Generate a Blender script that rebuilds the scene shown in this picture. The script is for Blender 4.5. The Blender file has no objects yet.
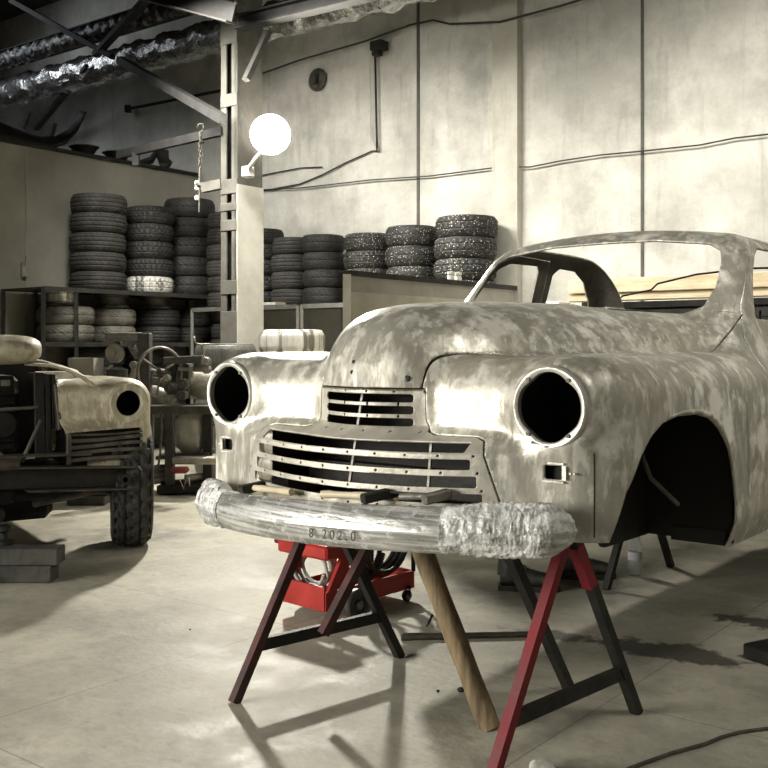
import bpy, math, random
import numpy as np
from mathutils import Vector, Matrix
random.seed(7); np.random.seed(7)
D2R = math.pi/180
SC = bpy.context.scene
COL = SC.collection
# ------------------------------------------------------------------ frames
CAM_H = 1.25; HOR = 347.0; FP = 1000.0
TH = 38*D2R
U = Vector((math.cos(TH), -math.sin(TH), 0)); Vd = Vector((math.sin(TH), math.cos(TH), 0))
C0 = Vector((-2.52, 13.5, 0))                 # corner where the partition meets the back wall
def R(s, t, z=0.0):                           # room frame: s along the back wall, t out from it
    return C0 + U*s - Vd*t + Vector((0, 0, z))
def P(px, py, Y):
    return Vector(((px-384)/FP*Y, Y, CAM_H-(py-HOR)/FP*Y))
def G(px, py):
    Y = FP*CAM_H/(py-HOR); return Vector(((px-384)/FP*Y, Y, 0))
def W(px, py, t):                             # place on the vertical plane t in front of the back wall
    a = (px-384)/FP
    b = C0 - Vd*t
    s = (a*b.y-b.x)/(U.x-a*U.y)
    Y = (b+U*s).y
    return P(px, py, Y)
def L(px, py, t):                             # same, on a plane t off the left partition
    a = (px-384)/FP
    b = C0 + U*t
    k = (b.x-a*b.y)/(Vd.x-a*Vd.y)
    Y = (b-Vd*k).y
    return P(px, py, Y)
ROT_ROOM = -TH
# ------------------------------------------------------------------ mesh builder
class MB:
    def __init__(s, M=None): s.v=[]; s.f=[]; s.M=M or Matrix.Identity(4)
    def add(s, vs, fs):
        b=len(s.v); M=s.M
        s.v += [tuple(M@Vector(p)) for p in vs]; s.f += [tuple(i+b for i in f) for f in fs]; return s
    def box(s, c, size, rz=0, M=None, bev=0.0):
        hx,hy,hz=[a/2 for a in size]; b=min(bev,hx*.9,hy*.9,hz*.9)
        Q=(Matrix.Translation(Vector(c))@Matrix.Rotation(rz,4,'Z')) if M is None else M
        if b<=0:
            vs=[(x,y,z) for x in(-hx,hx) for y in(-hy,hy) for z in(-hz,hz)]
            fs=[(0,1,3,2),(4,6,7,5),(0,4,5,1),(2,3,7,6),(0,2,6,4),(1,5,7,3)]
        else:
            vs=[];idx={}
            for sx in(-1,1):
                for sy in(-1,1):
                    for sz in(-1,1):
                        for k in range(3):
                            p=[sx*(hx-b),sy*(hy-b),sz*(hz-b)]; p[k]=(sx*hx,sy*hy,sz*hz)[k]
                            idx[(sx,sy,sz,k)]=len(vs); vs.append(tuple(p))
            fs=[]
            for k in range(3):
                i,j=[a for a in range(3) if a!=k]
                for sg in(-1,1):
                    q=[]
                    for (a,c2) in((-1,-1),(1,-1),(1,1),(-1,1)):
                        t=[0,0,0];t[k]=sg;t[i]=a;t[j]=c2;q.append(idx[(t[0],t[1],t[2],k)])
                    if (sg>0)==(k==1): q.reverse()
                    fs.append(q)
            for k in range(3):
                i,j=[a for a in range(3) if a!=k]
                for a in(-1,1):
                    for c2 in(-1,1):
                        t=[0,0,0];t[i]=a;t[j]=c2
                        t1=list(t);t1[k]=-1;t2=list(t);t2[k]=1
                        fs.append([idx[(*t1,i)],idx[(*t2,i)],idx[(*t2,j)],idx[(*t1,j)]])
            for sx in(-1,1):
                for sy in(-1,1):
                    for sz in(-1,1): fs.append([idx[(sx,sy,sz,k)] for k in range(3)])
        return s.add([Q@Vector(p) for p in vs],fs)
    def bar(s, a, b, w, h=None, up=(0,0,1), bev=0.0):     # rectangular bar from a to b
        a=Vector(a);b=Vector(b);h=h or w;d=b-a;n=d.length;d.normalize()
        up=Vector(up)
        if abs(d.dot(up))>.97: up=Vector((0,1,0)) if abs(d.y)<.9 else Vector((1,0,0))
        x=d.cross(up).normalized(); y=x.cross(d).normalized()
        Q=Matrix((( x.x,d.x,y.x,(a.x+b.x)/2),(x.y,d.y,y.y,(a.y+b.y)/2),(x.z,d.z,y.z,(a.z+b.z)/2),(0,0,0,1)))
        return s.box((0,0,0),(w,n,h),M=Q,bev=bev)
    def tube(s, pts, r, n=10, cap=True, closed=False):
        pts=[Vector(p) for p in pts]; m=len(pts); vs=[];fs=[]
        rr=r if hasattr(r,'__len__') else [r]*m
        prev=None
        for i,p in enumerate(pts):
            if closed: d=(pts[(i+1)%m]-pts[i-1])
            else: d=(pts[min(i+1,m-1)]-pts[max(i-1,0)])
            d.normalize()
            if prev is None:
                ref=Vector((0,0,1)) if abs(d.z)<.9 else Vector((1,0,0))
                x=d.cross(ref).normalized()
            else:
                x=prev-d*prev.dot(d)
                if x.length<1e-6: x=d.orthogonal()
                x.normalize()
            prev=x; y=d.cross(x)
            for k in range(n):
                a=2*math.pi*k/n; vs.append(p+x*(math.cos(a)*rr[i])+y*(math.sin(a)*rr[i]))
        for i in range(m if closed else m-1):
            j=(i+1)%m
            for k in range(n):
                l=(k+1)%n; fs.append((i*n+k,i*n+l,j*n+l,j*n+k))
        if cap and not closed:
            fs.append(tuple(range(n-1,-1,-1))); fs.append(tuple((m-1)*n+k for k in range(n)))
        return s.add(vs,fs)
    def cyl(s,a,b,r,r2=None,n=20): return s.tube([a,b],[r,r if r2 is None else r2],n)
    def lathe(s, prof, n=32, c=(0,0,0), axis=None, closed=False):   # prof: (r,z)
        Q=Matrix.Translation(Vector(c))
        if axis is not None: Q=Q@Vector((0,0,1)).rotation_difference(Vector(axis)).to_matrix().to_4x4()
        vs=[];fs=[];m=len(prof)
        for k in range(n):
            a=2*math.pi*k/n
            for r,z in prof: vs.append(Q@Vector((r*math.cos(a),r*math.sin(a),z)))
        for k in range(n):
            l=(k+1)%n
            for i in range(m if closed else m-1):
                j=(i+1)%m; fs.append((k*m+i,l*m+i,l*m+j,k*m+j))
        return s.add(vs,fs)
    def sphere(s,c,r,n=16,sc=(1,1,1)):
        m=n//2; vs=[];fs=[]
        for i in range(m+1):
            p=math.pi*i/m
            for k in range(n):
                a=2*math.pi*k/n; vs.append((c[0]+r*sc[0]*math.sin(p)*math.cos(a),c[1]+r*sc[1]*math.sin(p)*math.sin(a),c[2]+r*sc[2]*math.cos(p)))
        for i in range(m):
            for k in range(n): l=(k+1)%n; fs.append((i*n+k,(i+1)*n+k,(i+1)*n+l,i*n+l))
        return s.add(vs,fs)
    def prism(s, poly, a, b):        # poly list of 3D points swept by vector b-a
        a=Vector(a);b=Vector(b);n=len(poly);d=b-a
        vs=[Vector(p)+a for p in poly]+[Vector(p)+b for p in poly]
        fs=[tuple(range(n-1,-1,-1)),tuple(range(n,2*n))]+[(i,(i+1)%n,n+(i+1)%n,n+i) for i in range(n)]
        return s.add(vs,fs)
    def grid(s, f, nu, nv):
        vs=[f(i/nu,j/nv) for i in range(nu+1) for j in range(nv+1)]
        fs=[(i*(nv+1)+j,(i+1)*(nv+1)+j,(i+1)*(nv+1)+j+1,i*(nv+1)+j+1) for i in range(nu) for j in range(nv)]
        return s.add(vs,fs)
LOC={}
def _link(o,parent):
    COL.objects.link(o)
    if parent is not None: o.parent=parent
def mk(name, mb, m, parent=None, loc=None, world=True, smooth=None, label=None, cat=None, group=None, kind=None, fix=True):
    """one mesh object; geometry given in world space (world=True) or in the parent's local space"""
    me=bpy.data.meshes.new(name)
    off=Vector((0,0,0))
    if parent is not None and world: off=LOC.get(parent.name,Vector((0,0,0)))
    if parent is None and loc is not None: off=Vector(loc)
    me.from_pydata([tuple(Vector(v)-off) for v in mb.v],[],mb.f)
    if fix:
        import bmesh
        bm=bmesh.new(); bm.from_mesh(me); bmesh.ops.recalc_face_normals(bm,faces=bm.faces); bm.to_mesh(me); bm.free()
    me.materials.append(m)
    o=bpy.data.objects.new(name,me)
    if parent is None and loc is not None: o.location=off
    _link(o,parent)
    LOC[o.name]=off
    if smooth:
        me.shade_smooth()
        if smooth is not True: me.set_sharp_from_angle(angle=smooth*D2R)
    tag(o,label,cat,group,kind)
    return o
def tag(o,label=None,cat=None,group=None,kind=None):
    if label: o['label']=label
    if cat: o['category']=cat
    if group: o['group']=group
    if kind: o['kind']=kind
    return o
def thing(name,label,cat,loc,rz=0,group=None):
    o=bpy.data.objects.new(name,None); o.empty_display_size=.1
    o.location=loc; o.rotation_euler=(0,0,rz); COL.objects.link(o)
    LOC[o.name]=Vector(loc)
    return tag(o,label,cat,group)
def dup(o,parent=None):
    c=o.copy(); COL.objects.link(c)
    if parent is not None: c.parent=parent
    for ch in list(o.children): dup(ch,c)
    return c
# ------------------------------------------------------------------ materials
def mat(name,c1,c2=None,scale=8,rough=.6,metal=0,bump=.0,bscale=None,detail=6,rvar=0,stretch=None,spec=.5,lo=.35,hi=.65,coat=0,extra=None):
    m=bpy.data.materials.new(name); m.use_nodes=True; nt=m.node_tree; N=nt.nodes; K=nt.links
    b=N['Principled BSDF']; b.inputs['Roughness'].default_value=rough; b.inputs['Metallic'].default_value=metal
    b.inputs['Specular IOR Level'].default_value=spec
    b.inputs['Base Color'].default_value=(*c1,1)
    if coat: b.inputs['Coat Weight'].default_value=coat; b.inputs['Coat Roughness'].default_value=.15
    tc=N.new('ShaderNodeTexCoord'); mp=N.new('ShaderNodeMapping'); K.new(tc.outputs['Object'],mp.inputs[0])
    if stretch: mp.inputs['Scale'].default_value=stretch
    if c2 is not None or rvar:
        n=N.new('ShaderNodeTexNoise'); n.inputs['Scale'].default_value=scale; n.inputs['Detail'].default_value=detail; n.inputs['Roughness'].default_value=.65
        K.new(mp.outputs[0],n.inputs['Vector'])
        r=N.new('ShaderNodeMapRange'); r.inputs[1].default_value=lo; r.inputs[2].default_value=hi; K.new(n.outputs[0],r.inputs[0])
        if c2 is not None:
            x=N.new('ShaderNodeMix'); x.data_type='RGBA'; x.inputs[6].default_value=(*c1,1); x.inputs[7].default_value=(*c2,1)
            K.new(r.outputs[0],x.inputs[0]); K.new(x.outputs[2],b.inputs['Base Color'])
        if rvar:
            q=N.new('ShaderNodeMapRange'); q.inputs[3].default_value=rough; q.inputs[4].default_value=rough+rvar; K.new(r.outputs[0],q.inputs[0]); K.new(q.outputs[0],b.inputs['Roughness'])
    if bump:
        n2=N.new('ShaderNodeTexNoise'); n2.inputs['Scale'].default_value=bscale or scale*4; n2.inputs['Detail'].default_value=5
        K.new(mp.outputs[0],n2.inputs['Vector'])
        bp=N.new('ShaderNodeBump'); bp.inputs['Strength'].default_value=bump; bp.inputs['Distance'].default_value=.02
        K.new(n2.outputs[0],bp.inputs['Height']); K.new(bp.outputs[0],b.inputs['Normal'])
    if extra: extra(m,nt,N,K,b,mp)
    return m
def emis(name,c,s):
    m=bpy.data.materials.new(name); m.use_nodes=True; b=m.node_tree.nodes['Principled BSDF']
    b.inputs['Emission Color'].default_value=(*c,1); b.inputs['Emission Strength'].default_value=s; b.inputs['Base Color'].default_value=(*c,1); return m
def mixnode(nt,fac,a,b):
    x=nt.nodes.new('ShaderNodeMix'); x.data_type='RGBA'
    for i,v in((6,a),(7,b)):
        if hasattr(v,'is_linked') or hasattr(v,'node'): nt.links.new(v,x.inputs[i])
        else: x.inputs[i].default_value=(*v,1)
    if hasattr(fac,'node'): nt.links.new(fac,x.inputs[0])
    else: x.inputs[0].default_value=fac
    return x.outputs[2]
def noise(nt,vec,scale,lo,hi,detail=6,rough=.6,stretch=None):
    N=nt.nodes;K=nt.links
    if stretch:
        mp=N.new('ShaderNodeMapping'); mp.inputs['Scale'].default_value=stretch; K.new(vec,mp.inputs[0]); vec=mp.outputs[0]
    n=N.new('ShaderNodeTexNoise'); n.inputs['Scale'].default_value=scale; n.inputs['Detail'].default_value=detail; n.inputs['Roughness'].default_value=rough; K.new(vec,n.inputs['Vector'])
    r=N.new('ShaderNodeMapRange'); r.inputs[1].default_value=lo; r.inputs[2].default_value=hi; K.new(n.outputs[0],r.inputs[0]); return r.outputs[0]
def base_in(b): 
    l=b.inputs['Base Color'].links
    return l[0].from_socket if l else tuple(b.inputs['Base Color'].default_value[:3])

# bare, sanded car metal with filler patches and brush streaks
def car_metal(name,dark,mid,light,yellow,metal=.55,rough=.3):
    m=bpy.data.materials.new(name); m.use_nodes=True; nt=m.node_tree; N=nt.nodes; K=nt.links; b=N['Principled BSDF']
    tc=N.new('ShaderNodeTexCoord'); ob=tc.outputs['Object']
    big=noise(nt,ob,3.2,.36,.64,5,.55)
    fil=noise(nt,ob,5.5,.53,.62,7,.6)
    strk=noise(nt,ob,13,.47,.66,6,.65,stretch=(2.0,1.3,.5))
    strk2=noise(nt,ob,22,.45,.75,4,.7,stretch=(1.6,1.2,.5))
    yl=noise(nt,ob,2.1,.5,.72,4,.5)
    def mul(o,k):
        q=N.new('ShaderNodeMath'); q.operation='MULTIPLY'; K.new(o,q.inputs[0]); q.inputs[1].default_value=k; return q.outputs[0]
    c=mixnode(nt,mul(big,.8),dark,mid)
    c=mixnode(nt,mul(strk,.55),c,light)
    c=mixnode(nt,mul(strk2,.48),c,dark)
    c=mixnode(nt,mul(yl,.45),c,yellow)
    c=mixnode(nt,mul(fil,.75),c,light)
    fl2=noise(nt,ob,17,.54,.62,5,.6,stretch=(1.5,1.2,.42)); c=mixnode(nt,mul(fl2,.75),c,light)
    K.new(c,b.inputs['Base Color'])
    inv=N.new('ShaderNodeMapRange'); inv.inputs[3].default_value=metal; inv.inputs[4].default_value=metal*.15; K.new(fil,inv.inputs[0]); K.new(inv.outputs[0],b.inputs['Metallic'])
    rg=N.new('ShaderNodeMapRange'); rg.inputs[3].default_value=rough; rg.inputs[4].default_value=rough+.22; K.new(strk,rg.inputs[0]); K.new(rg.outputs[0],b.inputs['Roughness'])
    n2=N.new('ShaderNodeTexNoise'); n2.inputs['Scale'].default_value=9; n2.inputs['Detail'].default_value=8; n2.inputs['Roughness'].default_value=.6; K.new(ob,n2.inputs['Vector'])
    bp=N.new('ShaderNodeBump'); bp.inputs['Strength'].default_value=.22; bp.inputs['Distance'].default_value=.02; K.new(n2.outputs[0],bp.inputs['Height']); K.new(bp.outputs[0],b.inputs['Normal'])
    return m
M_car=car_metal('bare_sanded_metal',(.34,.325,.27),(.50,.48,.41),(.80,.775,.69),(.48,.43,.30),metal=.36,rough=.32)
M_car2=car_metal('old_dirty_paint',(.30,.27,.19),(.50,.46,.34),(.66,.62,.48),(.42,.36,.20),metal=.05,rough=.5)
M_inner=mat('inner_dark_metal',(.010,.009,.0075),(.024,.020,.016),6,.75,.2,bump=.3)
M_grille=mat('grille_metal',(.40,.38,.32),(.62,.59,.51),9,.42,.4,bump=.15,rvar=.15)
M_ring=mat('ring_metal',(.42,.41,.36),(.66,.63,.55),14,.35,.5,bump=.1)
M_black=mat('cavity_shade_black',(.006,.006,.006),rough=.8)  # black stands in for the darkness inside holes and behind openings
M_frame=mat('dark_frame_paint',(.010,.0095,.008),(.028,.025,.020),7,.6,.3,bump=.2)
M_rust=mat('grey_rusty_steel',(.055,.052,.043),(.15,.137,.112),9,.55,.5,bump=.2)
M_trL=mat('dark_red_brown_paint',(.018,.010,.009),(.09,.025,.022),8,.45,.1,bump=.15,rvar=.15)
M_red=mat('red_paint',(.11,.004,.008),(.21,.008,.014),5,.55,.0,bump=.1,rvar=.15)
M_cart=mat('cart_red_paint',(.30,.016,.013),(.48,.03,.022),5,.35,.0,bump=.08,rvar=.2)
M_wood=mat('log_wood',(.10,.07,.038),(.30,.225,.125),6,.75,0,bump=.35,bscale=14,stretch=(3,3,.35))
M_timber=mat('pale_timber',(.52,.42,.26),(.70,.60,.42),4,.65,0,bump=.2,stretch=(1,1,5))
M_oldwood=mat('grey_old_wood',(.028,.028,.025),(.085,.081,.07),5,.85,0,bump=.5)
M_rub=mat('tyre_rubber',(.013,.0125,.011),(.035,.033,.029),10,.62,0,bump=.35,bscale=60)
M_rub2=mat('dusty_tyre_rubber',(.018,.0175,.015),(.05,.047,.041),6,.7,0,bump=.35,bscale=60)
M_worn=mat('pale_dusty_tread',(.10,.095,.078),(.24,.225,.185),7,.75,0,bump=.4,bscale=50)
def studs(m,nt,N,K,b,mp):
    v=N.new('ShaderNodeTexVoronoi'); v.inputs['Scale'].default_value=36; K.new(mp.outputs[0],v.inputs['Vector'])
    r=N.new('ShaderNodeMapRange'); r.inputs[1].default_value=.22; r.inputs[2].default_value=.16; K.new(v.outputs['Distance'],r.inputs[0])
    K.new(mixnode(nt,r.outputs[0],base_in(b),(.62,.60,.54)),b.inputs['Base Color'])
M_stud=mat('studded_tyre_rubber',(.014,.0135,.012),(.035,.033,.029),10,.6,0,bump=.3,bscale=60,extra=studs)
def wrapx(m,nt,N,K,b,mp):
    w=N.new('ShaderNodeTexNoise'); w.inputs['Scale'].default_value=8; w.inputs['Detail'].default_value=3
    q=N.new('ShaderNodeMapping'); q.inputs['Scale'].default_value=(1,1,.06); K.new(mp.outputs[0],q.inputs[0]); K.new(q.outputs[0],w.inputs['Vector'])
    r=N.new('ShaderNodeMapRange'); r.inputs[1].default_value=.51; r.inputs[2].default_value=.56; K.new(w.outputs[0],r.inputs[0])
    K.new(mixnode(nt,r.outputs[0],base_in(b),(.15,.145,.12)),b.inputs['Base Color'])
M_wrapt=mat('wrapped_tyre_film',(.50,.49,.44),(.72,.71,.66),12,.3,0,bump=.4,stretch=(1,1,.3),extra=wrapx)
M_wrapd=mat('dark_wrapped_tyre_film',(.07,.07,.06),(.16,.155,.14),12,.3,0,bump=.4,stretch=(1,1,.3))
M_steel=mat('worn_steel',(.12,.115,.10),(.30,.285,.25),12,.4,.6,bump=.15,rvar=.2)
M_mach=mat('machine_grey_paint',(.030,.029,.025),(.085,.081,.069),8,.5,.2,bump=.15)
M_machl=mat('pale_machine_paint',(.24,.225,.18),(.42,.40,.33),8,.5,.1,bump=.15)
M_beam=mat('roof_steel',(.016,.0155,.015),(.04,.0385,.036),5,.7,.2,bump=.2)
M_colm=mat('grey_column_paint',(.095,.091,.078),(.16,.152,.13),5,.6,.1,bump=.15)
M_collit=mat('lit_column_face',(.58,.56,.49),(.72,.70,.62),4,.55,0,bump=.15)  # bright tone stands in for lamp light on the column
M_shelf=mat('dark_shelf_steel',(.03,.029,.026),(.07,.066,.06),7,.6,.3)
M_shelfg=mat('grey_shelf_steel',(.16,.155,.135),(.26,.25,.22),7,.5,.4)
M_card=mat('cardboard',(.62,.58,.48),(.74,.70,.60),6,.8)
M_chrome=mat('dull_chrome',(.5,.49,.45),(.7,.69,.65),10,.25,.9,bump=.1)
M_cable=mat('dark_cable',(.025,.023,.02),(.05,.047,.04),9,.6)
M_cablel=mat('pale_cable',(.42,.40,.34),(.55,.52,.45),9,.6)
M_hose=mat('grey_cable_rubber',(.34,.33,.30),(.46,.45,.42),9,.5)
M_foil=mat('crinkled_foil',(.34,.33,.31),(.80,.79,.77),14,.24,.9,bump=1.0,bscale=16,stretch=(1,1,1))
M_white=mat('white_enamel',(.70,.68,.62),(.8,.78,.72),9,.4)
M_cloth=mat('white_rag_cloth',(.62,.60,.54),(.75,.73,.67),9,.9,bump=.3)
M_handle=mat('pale_tool_wood',(.50,.42,.28),(.64,.56,.40),12,.5,stretch=(1,1,1))
M_boot=mat('dark_boot_leather',(.02,.019,.017),(.07,.065,.055),14,.6,bump=.3)
M_trous=mat('dark_work_cloth',(.03,.03,.028),(.065,.063,.058),12,.9,bump=.5)
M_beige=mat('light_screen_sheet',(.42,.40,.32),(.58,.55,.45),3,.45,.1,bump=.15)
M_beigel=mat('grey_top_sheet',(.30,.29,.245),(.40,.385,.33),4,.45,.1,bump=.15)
# ================================================================== THE BODY SHELL (implicit surface, clipped into panels)
def stab(xs,ys,sig):
    a=np.linspace(xs[0],xs[-1],900); b=np.interp(a,xs,ys); h=a[1]-a[0]; k=max(1,int(3*sig/h)); t=np.arange(-k,k+1)*h
    w=np.exp(-.5*(t/sig)**2); w/=w.sum(); bp=np.concatenate([2*b[0]-b[k:0:-1],b,2*b[-1]-b[-2:-k-2:-1]])
    return a,np.convolve(bp,w,'valid')
def tb(t,x): return np.interp(x,t[0],t[1])
T_xw=stab([-.3,-.1,0,.15,.35,3.2,4.3],[.80,.815,.828,.840,.846,.846,.76],.05)
T_zt=stab([-.3,0,1.1,1.55,1.95,3.2,4.3],[1.205,1.215,1.225,1.235,1.31,1.30,1.10],.10)
T_fu=stab([0,.05,.1,.15,.2,.24,.3,.4,.55,.75,.95],[-.110,-.105,-.090,-.068,-.042,-.034,-.034,-.036,-.034,-.026,.0],.02)
_x=np.linspace(0,.5,11)
T_fl=stab(list(_x)+[.6,.75,.95],list(-.205+.45*_x**2)+[-.058,-.034,-.005],.03)
T_w=stab([-.13,-.112,-.105,-.09,-.06,-.03,.06,.17,.5,1.0,1.4,2.2],[.001,.02,.09,.14,.19,.225,.30,.385,.51,.60,.69,.70],.012)
T_c=stab([-.13,-.11,-.095,-.07,-.03,.03,.10,.24,.5,1.0,1.45,1.6,1.8,2.3],[1.16,1.20,1.24,1.29,1.33,1.36,1.383,1.402,1.416,1.420,1.405,1.38,1.30,1.2],.02)
T_r=stab([1.3,1.75,2.34,2.6,2.78,2.96,3.05,3.3],[1.785,1.785,1.785,1.775,1.715,1.60,1.45,1.2],.05)
def rint(r,*ds):
    s=0;m=None
    for d in ds:
        q=d+r; s=s+np.maximum(q,0)**2; m=q if m is None else np.maximum(m,q)
    return np.sqrt(s)+np.minimum(m,0)-r
def smin(a,b,k):
    h=np.clip(.5+.5*(b-a)/k,0,1); return b*(1-h)+a*h-k*h*(1-h)
def sst(a,b,x): t=np.clip((x-a)/(b-a),0,1); return t*t*(3-2*t)
def yfront(ax,z):
    k=sst(.93,1.01,z); return tb(T_fl,ax)*(1-k)+tb(T_fu,ax)*k
def bodyF(x,y,z):
    ax=np.sqrt(x*x+1e-5)
    tk=.05*np.clip((.66-z)/.14,0,1)**1.5+.045*np.clip((z-.85)/.4,0,1)**2*np.clip((y-.2)/.5,0,1)
    xw=tb(T_xw,y)-tk
    low=rint(.125,ax-xw,yfront(ax,z)-y,z-tb(T_zt,y),y-4.3)
    low=np.maximum(low,.50-z)
    q=np.sqrt((ax-.65)**2+(z-1.078)**2)-.130
    pod=rint(.035,q,-.047-y,y-.5)
    f=smin(low,pod,.07)
    w=tb(T_w,y); c=tb(T_c,y); zb=1.05
    zz=np.maximum(z-zb,0)/np.maximum(c-zb,.02)
    pw=np.interp(y,[0,.5,1.4],[2.4,2.6,4.2]); r=((ax/w)**pw+zz**pw+1e-9)**(1/pw)
    hood=(r-1)*np.minimum(np.maximum(c-zb,.02),w)*.85
    hood=np.maximum(hood,y-2.2); hood=np.maximum(hood,.95-z)
    f=smin(f,hood,.03)
    g=rint(.09,ax-(.725-.27*(z-1.33)),((1.30+.97*(z-1.40)+.22*x*x)-y)/1.38,z-(tb(T_r,y)-.14*x*x),y-3.12,1.1-z)
    return smin(f,g,.04)
def surface_nets(F,lo,hi,h):
    ax=[np.arange(lo[i],hi[i]+h,h,dtype=np.float32) for i in range(3)]
    X,Y,Z=ax[0][:,None,None],ax[1][None,:,None],ax[2][None,None,:]
    val=np.empty((len(ax[0]),len(ax[1]),len(ax[2])),np.float32)
    for i in range(len(ax[0])): val[i]=F(ax[0][i]+np.zeros_like(Y[0]),Y[0],Z[0])
    s=val<0
    n=s[:-1,:-1,:-1].astype(np.int8)
    tot=sum(s[a:s.shape[0]-1+a,b:s.shape[1]-1+b,c:s.shape[2]-1+c].astype(np.int8) for a in(0,1) for b in(0,1) for c in(0,1))
    act=(tot>0)&(tot<8); idx=-np.ones(act.shape,np.int64); cells=np.argwhere(act); idx[act]=np.arange(len(cells))
    V=np.array(lo)+ (cells+.5)*h
    quads=[]
    for d in range(3):
        e=[slice(None)]*3; e2=[slice(None)]*3; e[d]=slice(0,-1); e2[d]=slice(1,None)
        a=s[tuple(e)]; b=s[tuple(e2)]; ch=np.argwhere(a!=b); fl=a[tuple(ch.T)]
        o1,o2=[k for k in range(3) if k!=d]
        ok=(ch[:,o1]>0)&(ch[:,o2]>0)&(ch[:,o1]<s.shape[o1]-1)&(ch[:,o2]<s.shape[o2]-1)
        ch=ch[ok];fl=fl[ok]
        def at(da,db):
            c=ch.copy(); c[:,o1]+=da; c[:,o2]+=db; return idx[tuple(c.T)]
        q=np.stack([at(-1,-1),at(0,-1),at(0,0),at(-1,0)],1)
        flip=fl if d!=1 else ~fl
        q[~flip]=q[~flip][:,::-1]
        quads.append(q)
    Q=np.concatenate(quads)
    e=1e-3
    for it in range(6):
        f=F(V[:,0],V[:,1],V[:,2])
        g=np.stack([F(V[:,0]+(e if k==0 else 0),V[:,1]+(e if k==1 else 0),V[:,2]+(e if k==2 else 0))-f for k in range(3)],1)/e
        st=f[:,None]*g/np.maximum((g*g).sum(1),.05)[:,None]
        n=np.linalg.norm(st,axis=1)[:,None]; st*=np.minimum(1,h*.6/np.maximum(n,1e-9))
        V=V-st*.9
    T=np.concatenate([Q[:,[0,1,2]],Q[:,[0,2,3]]])
    return V,T
def clip(V,T,g):
    val=g(V); s=val>0; c=s[T].sum(1)
    keep=T[c==3]; new=[];pairs=[]
    one=T[c==1]; two=T[c==2]
    def roll(Tm,want):
        k=np.argmax(s[Tm]==want,axis=1); return np.stack([Tm[np.arange(len(Tm)),(k+i)%3] for i in range(3)],1)
    o=roll(one,True) if len(one) else one; w=roll(two,False) if len(two) else two
    E=np.concatenate([o[:,[0,1]],o[:,[0,2]],w[:,[0,1]],w[:,[0,2]]]) if len(o)+len(w) else np.zeros((0,2),int)
    if len(E)==0: return compact(V,keep)
    Es=np.sort(E,1); uq,inv=np.unique(Es,axis=0,return_inverse=True); inv=inv.ravel()
    a,b=uq[:,0],uq[:,1]; t=(val[a]/(val[a]-val[b]))[:,None]
    NV=V[a]*(1-t)+V[b]*t; base=len(V); ids=base+inv
    n1=len(o);n2=len(w)
    e1,e2,e3,e4=ids[:n1],ids[n1:2*n1],ids[2*n1:2*n1+n2],ids[2*n1+n2:]
    tris=[keep]
    if n1: tris.append(np.stack([o[:,0],e1,e2],1))
    if n2: tris+= [np.stack([e3,w[:,1],w[:,2]],1),np.stack([e3,w[:,2],e4],1)]
    return compact(np.concatenate([V,NV]),np.concatenate(tris))
def compact(V,T):
    u,inv=np.unique(T,return_inverse=True); return V[u],inv.reshape(-1,3)
def sdpoly(p,q,poly):       # signed distance in 2D, negative inside
    poly=np.array(poly,float); d=np.full(p.shape,1e9); ins=np.zeros(p.shape,bool); n=len(poly)
    for i in range(n):
        a=poly[i];b=poly[(i+1)%n];e=b-a;wx=p-a[0];wy=q-a[1]
        t=np.clip((wx*e[0]+wy*e[1])/(e@e),0,1); d=np.minimum(d,(wx-e[0]*t)**2+(wy-e[1]*t)**2)
        c=((a[1]<=q)&(b[1]>q))|((b[1]<=q)&(a[1]>q))
        with np.errstate(divide='ignore',invalid='ignore'): xx=a[0]+(q-a[1])/(e[1] if e[1]!=0 else 1e-9)*e[0]
        ins^=c&(p<xx)
    return np.where(ins,-1,1)*np.sqrt(d)
def npmesh(name,V,T,mats,parent,thick=.010,loc=None):
    me=bpy.data.meshes.new(name); n=len(V);m=len(T)
    me.vertices.add(n); me.vertices.foreach_set('co',V.astype(np.float32).ravel())
    me.loops.add(m*3); me.loops.foreach_set('vertex_index',T.astype(np.int32).ravel())
    me.polygons.add(m); me.polygons.foreach_set('loop_start',np.arange(0,m*3,3,dtype=np.int32))
    me.update(calc_edges=True); me.validate(); me.shade_smooth()
    for x in mats: me.materials.append(x)
    o=bpy.data.objects.new(name,me); _link(o,parent)
    if thick:
        md=o.modifiers.new('thickness','SOLIDIFY'); md.thickness=thick; md.offset=-1; md.material_offset=1 if len(mats)>1 else 0; md.material_offset_rim=0; md.use_quality_normals=False
    return o
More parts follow.
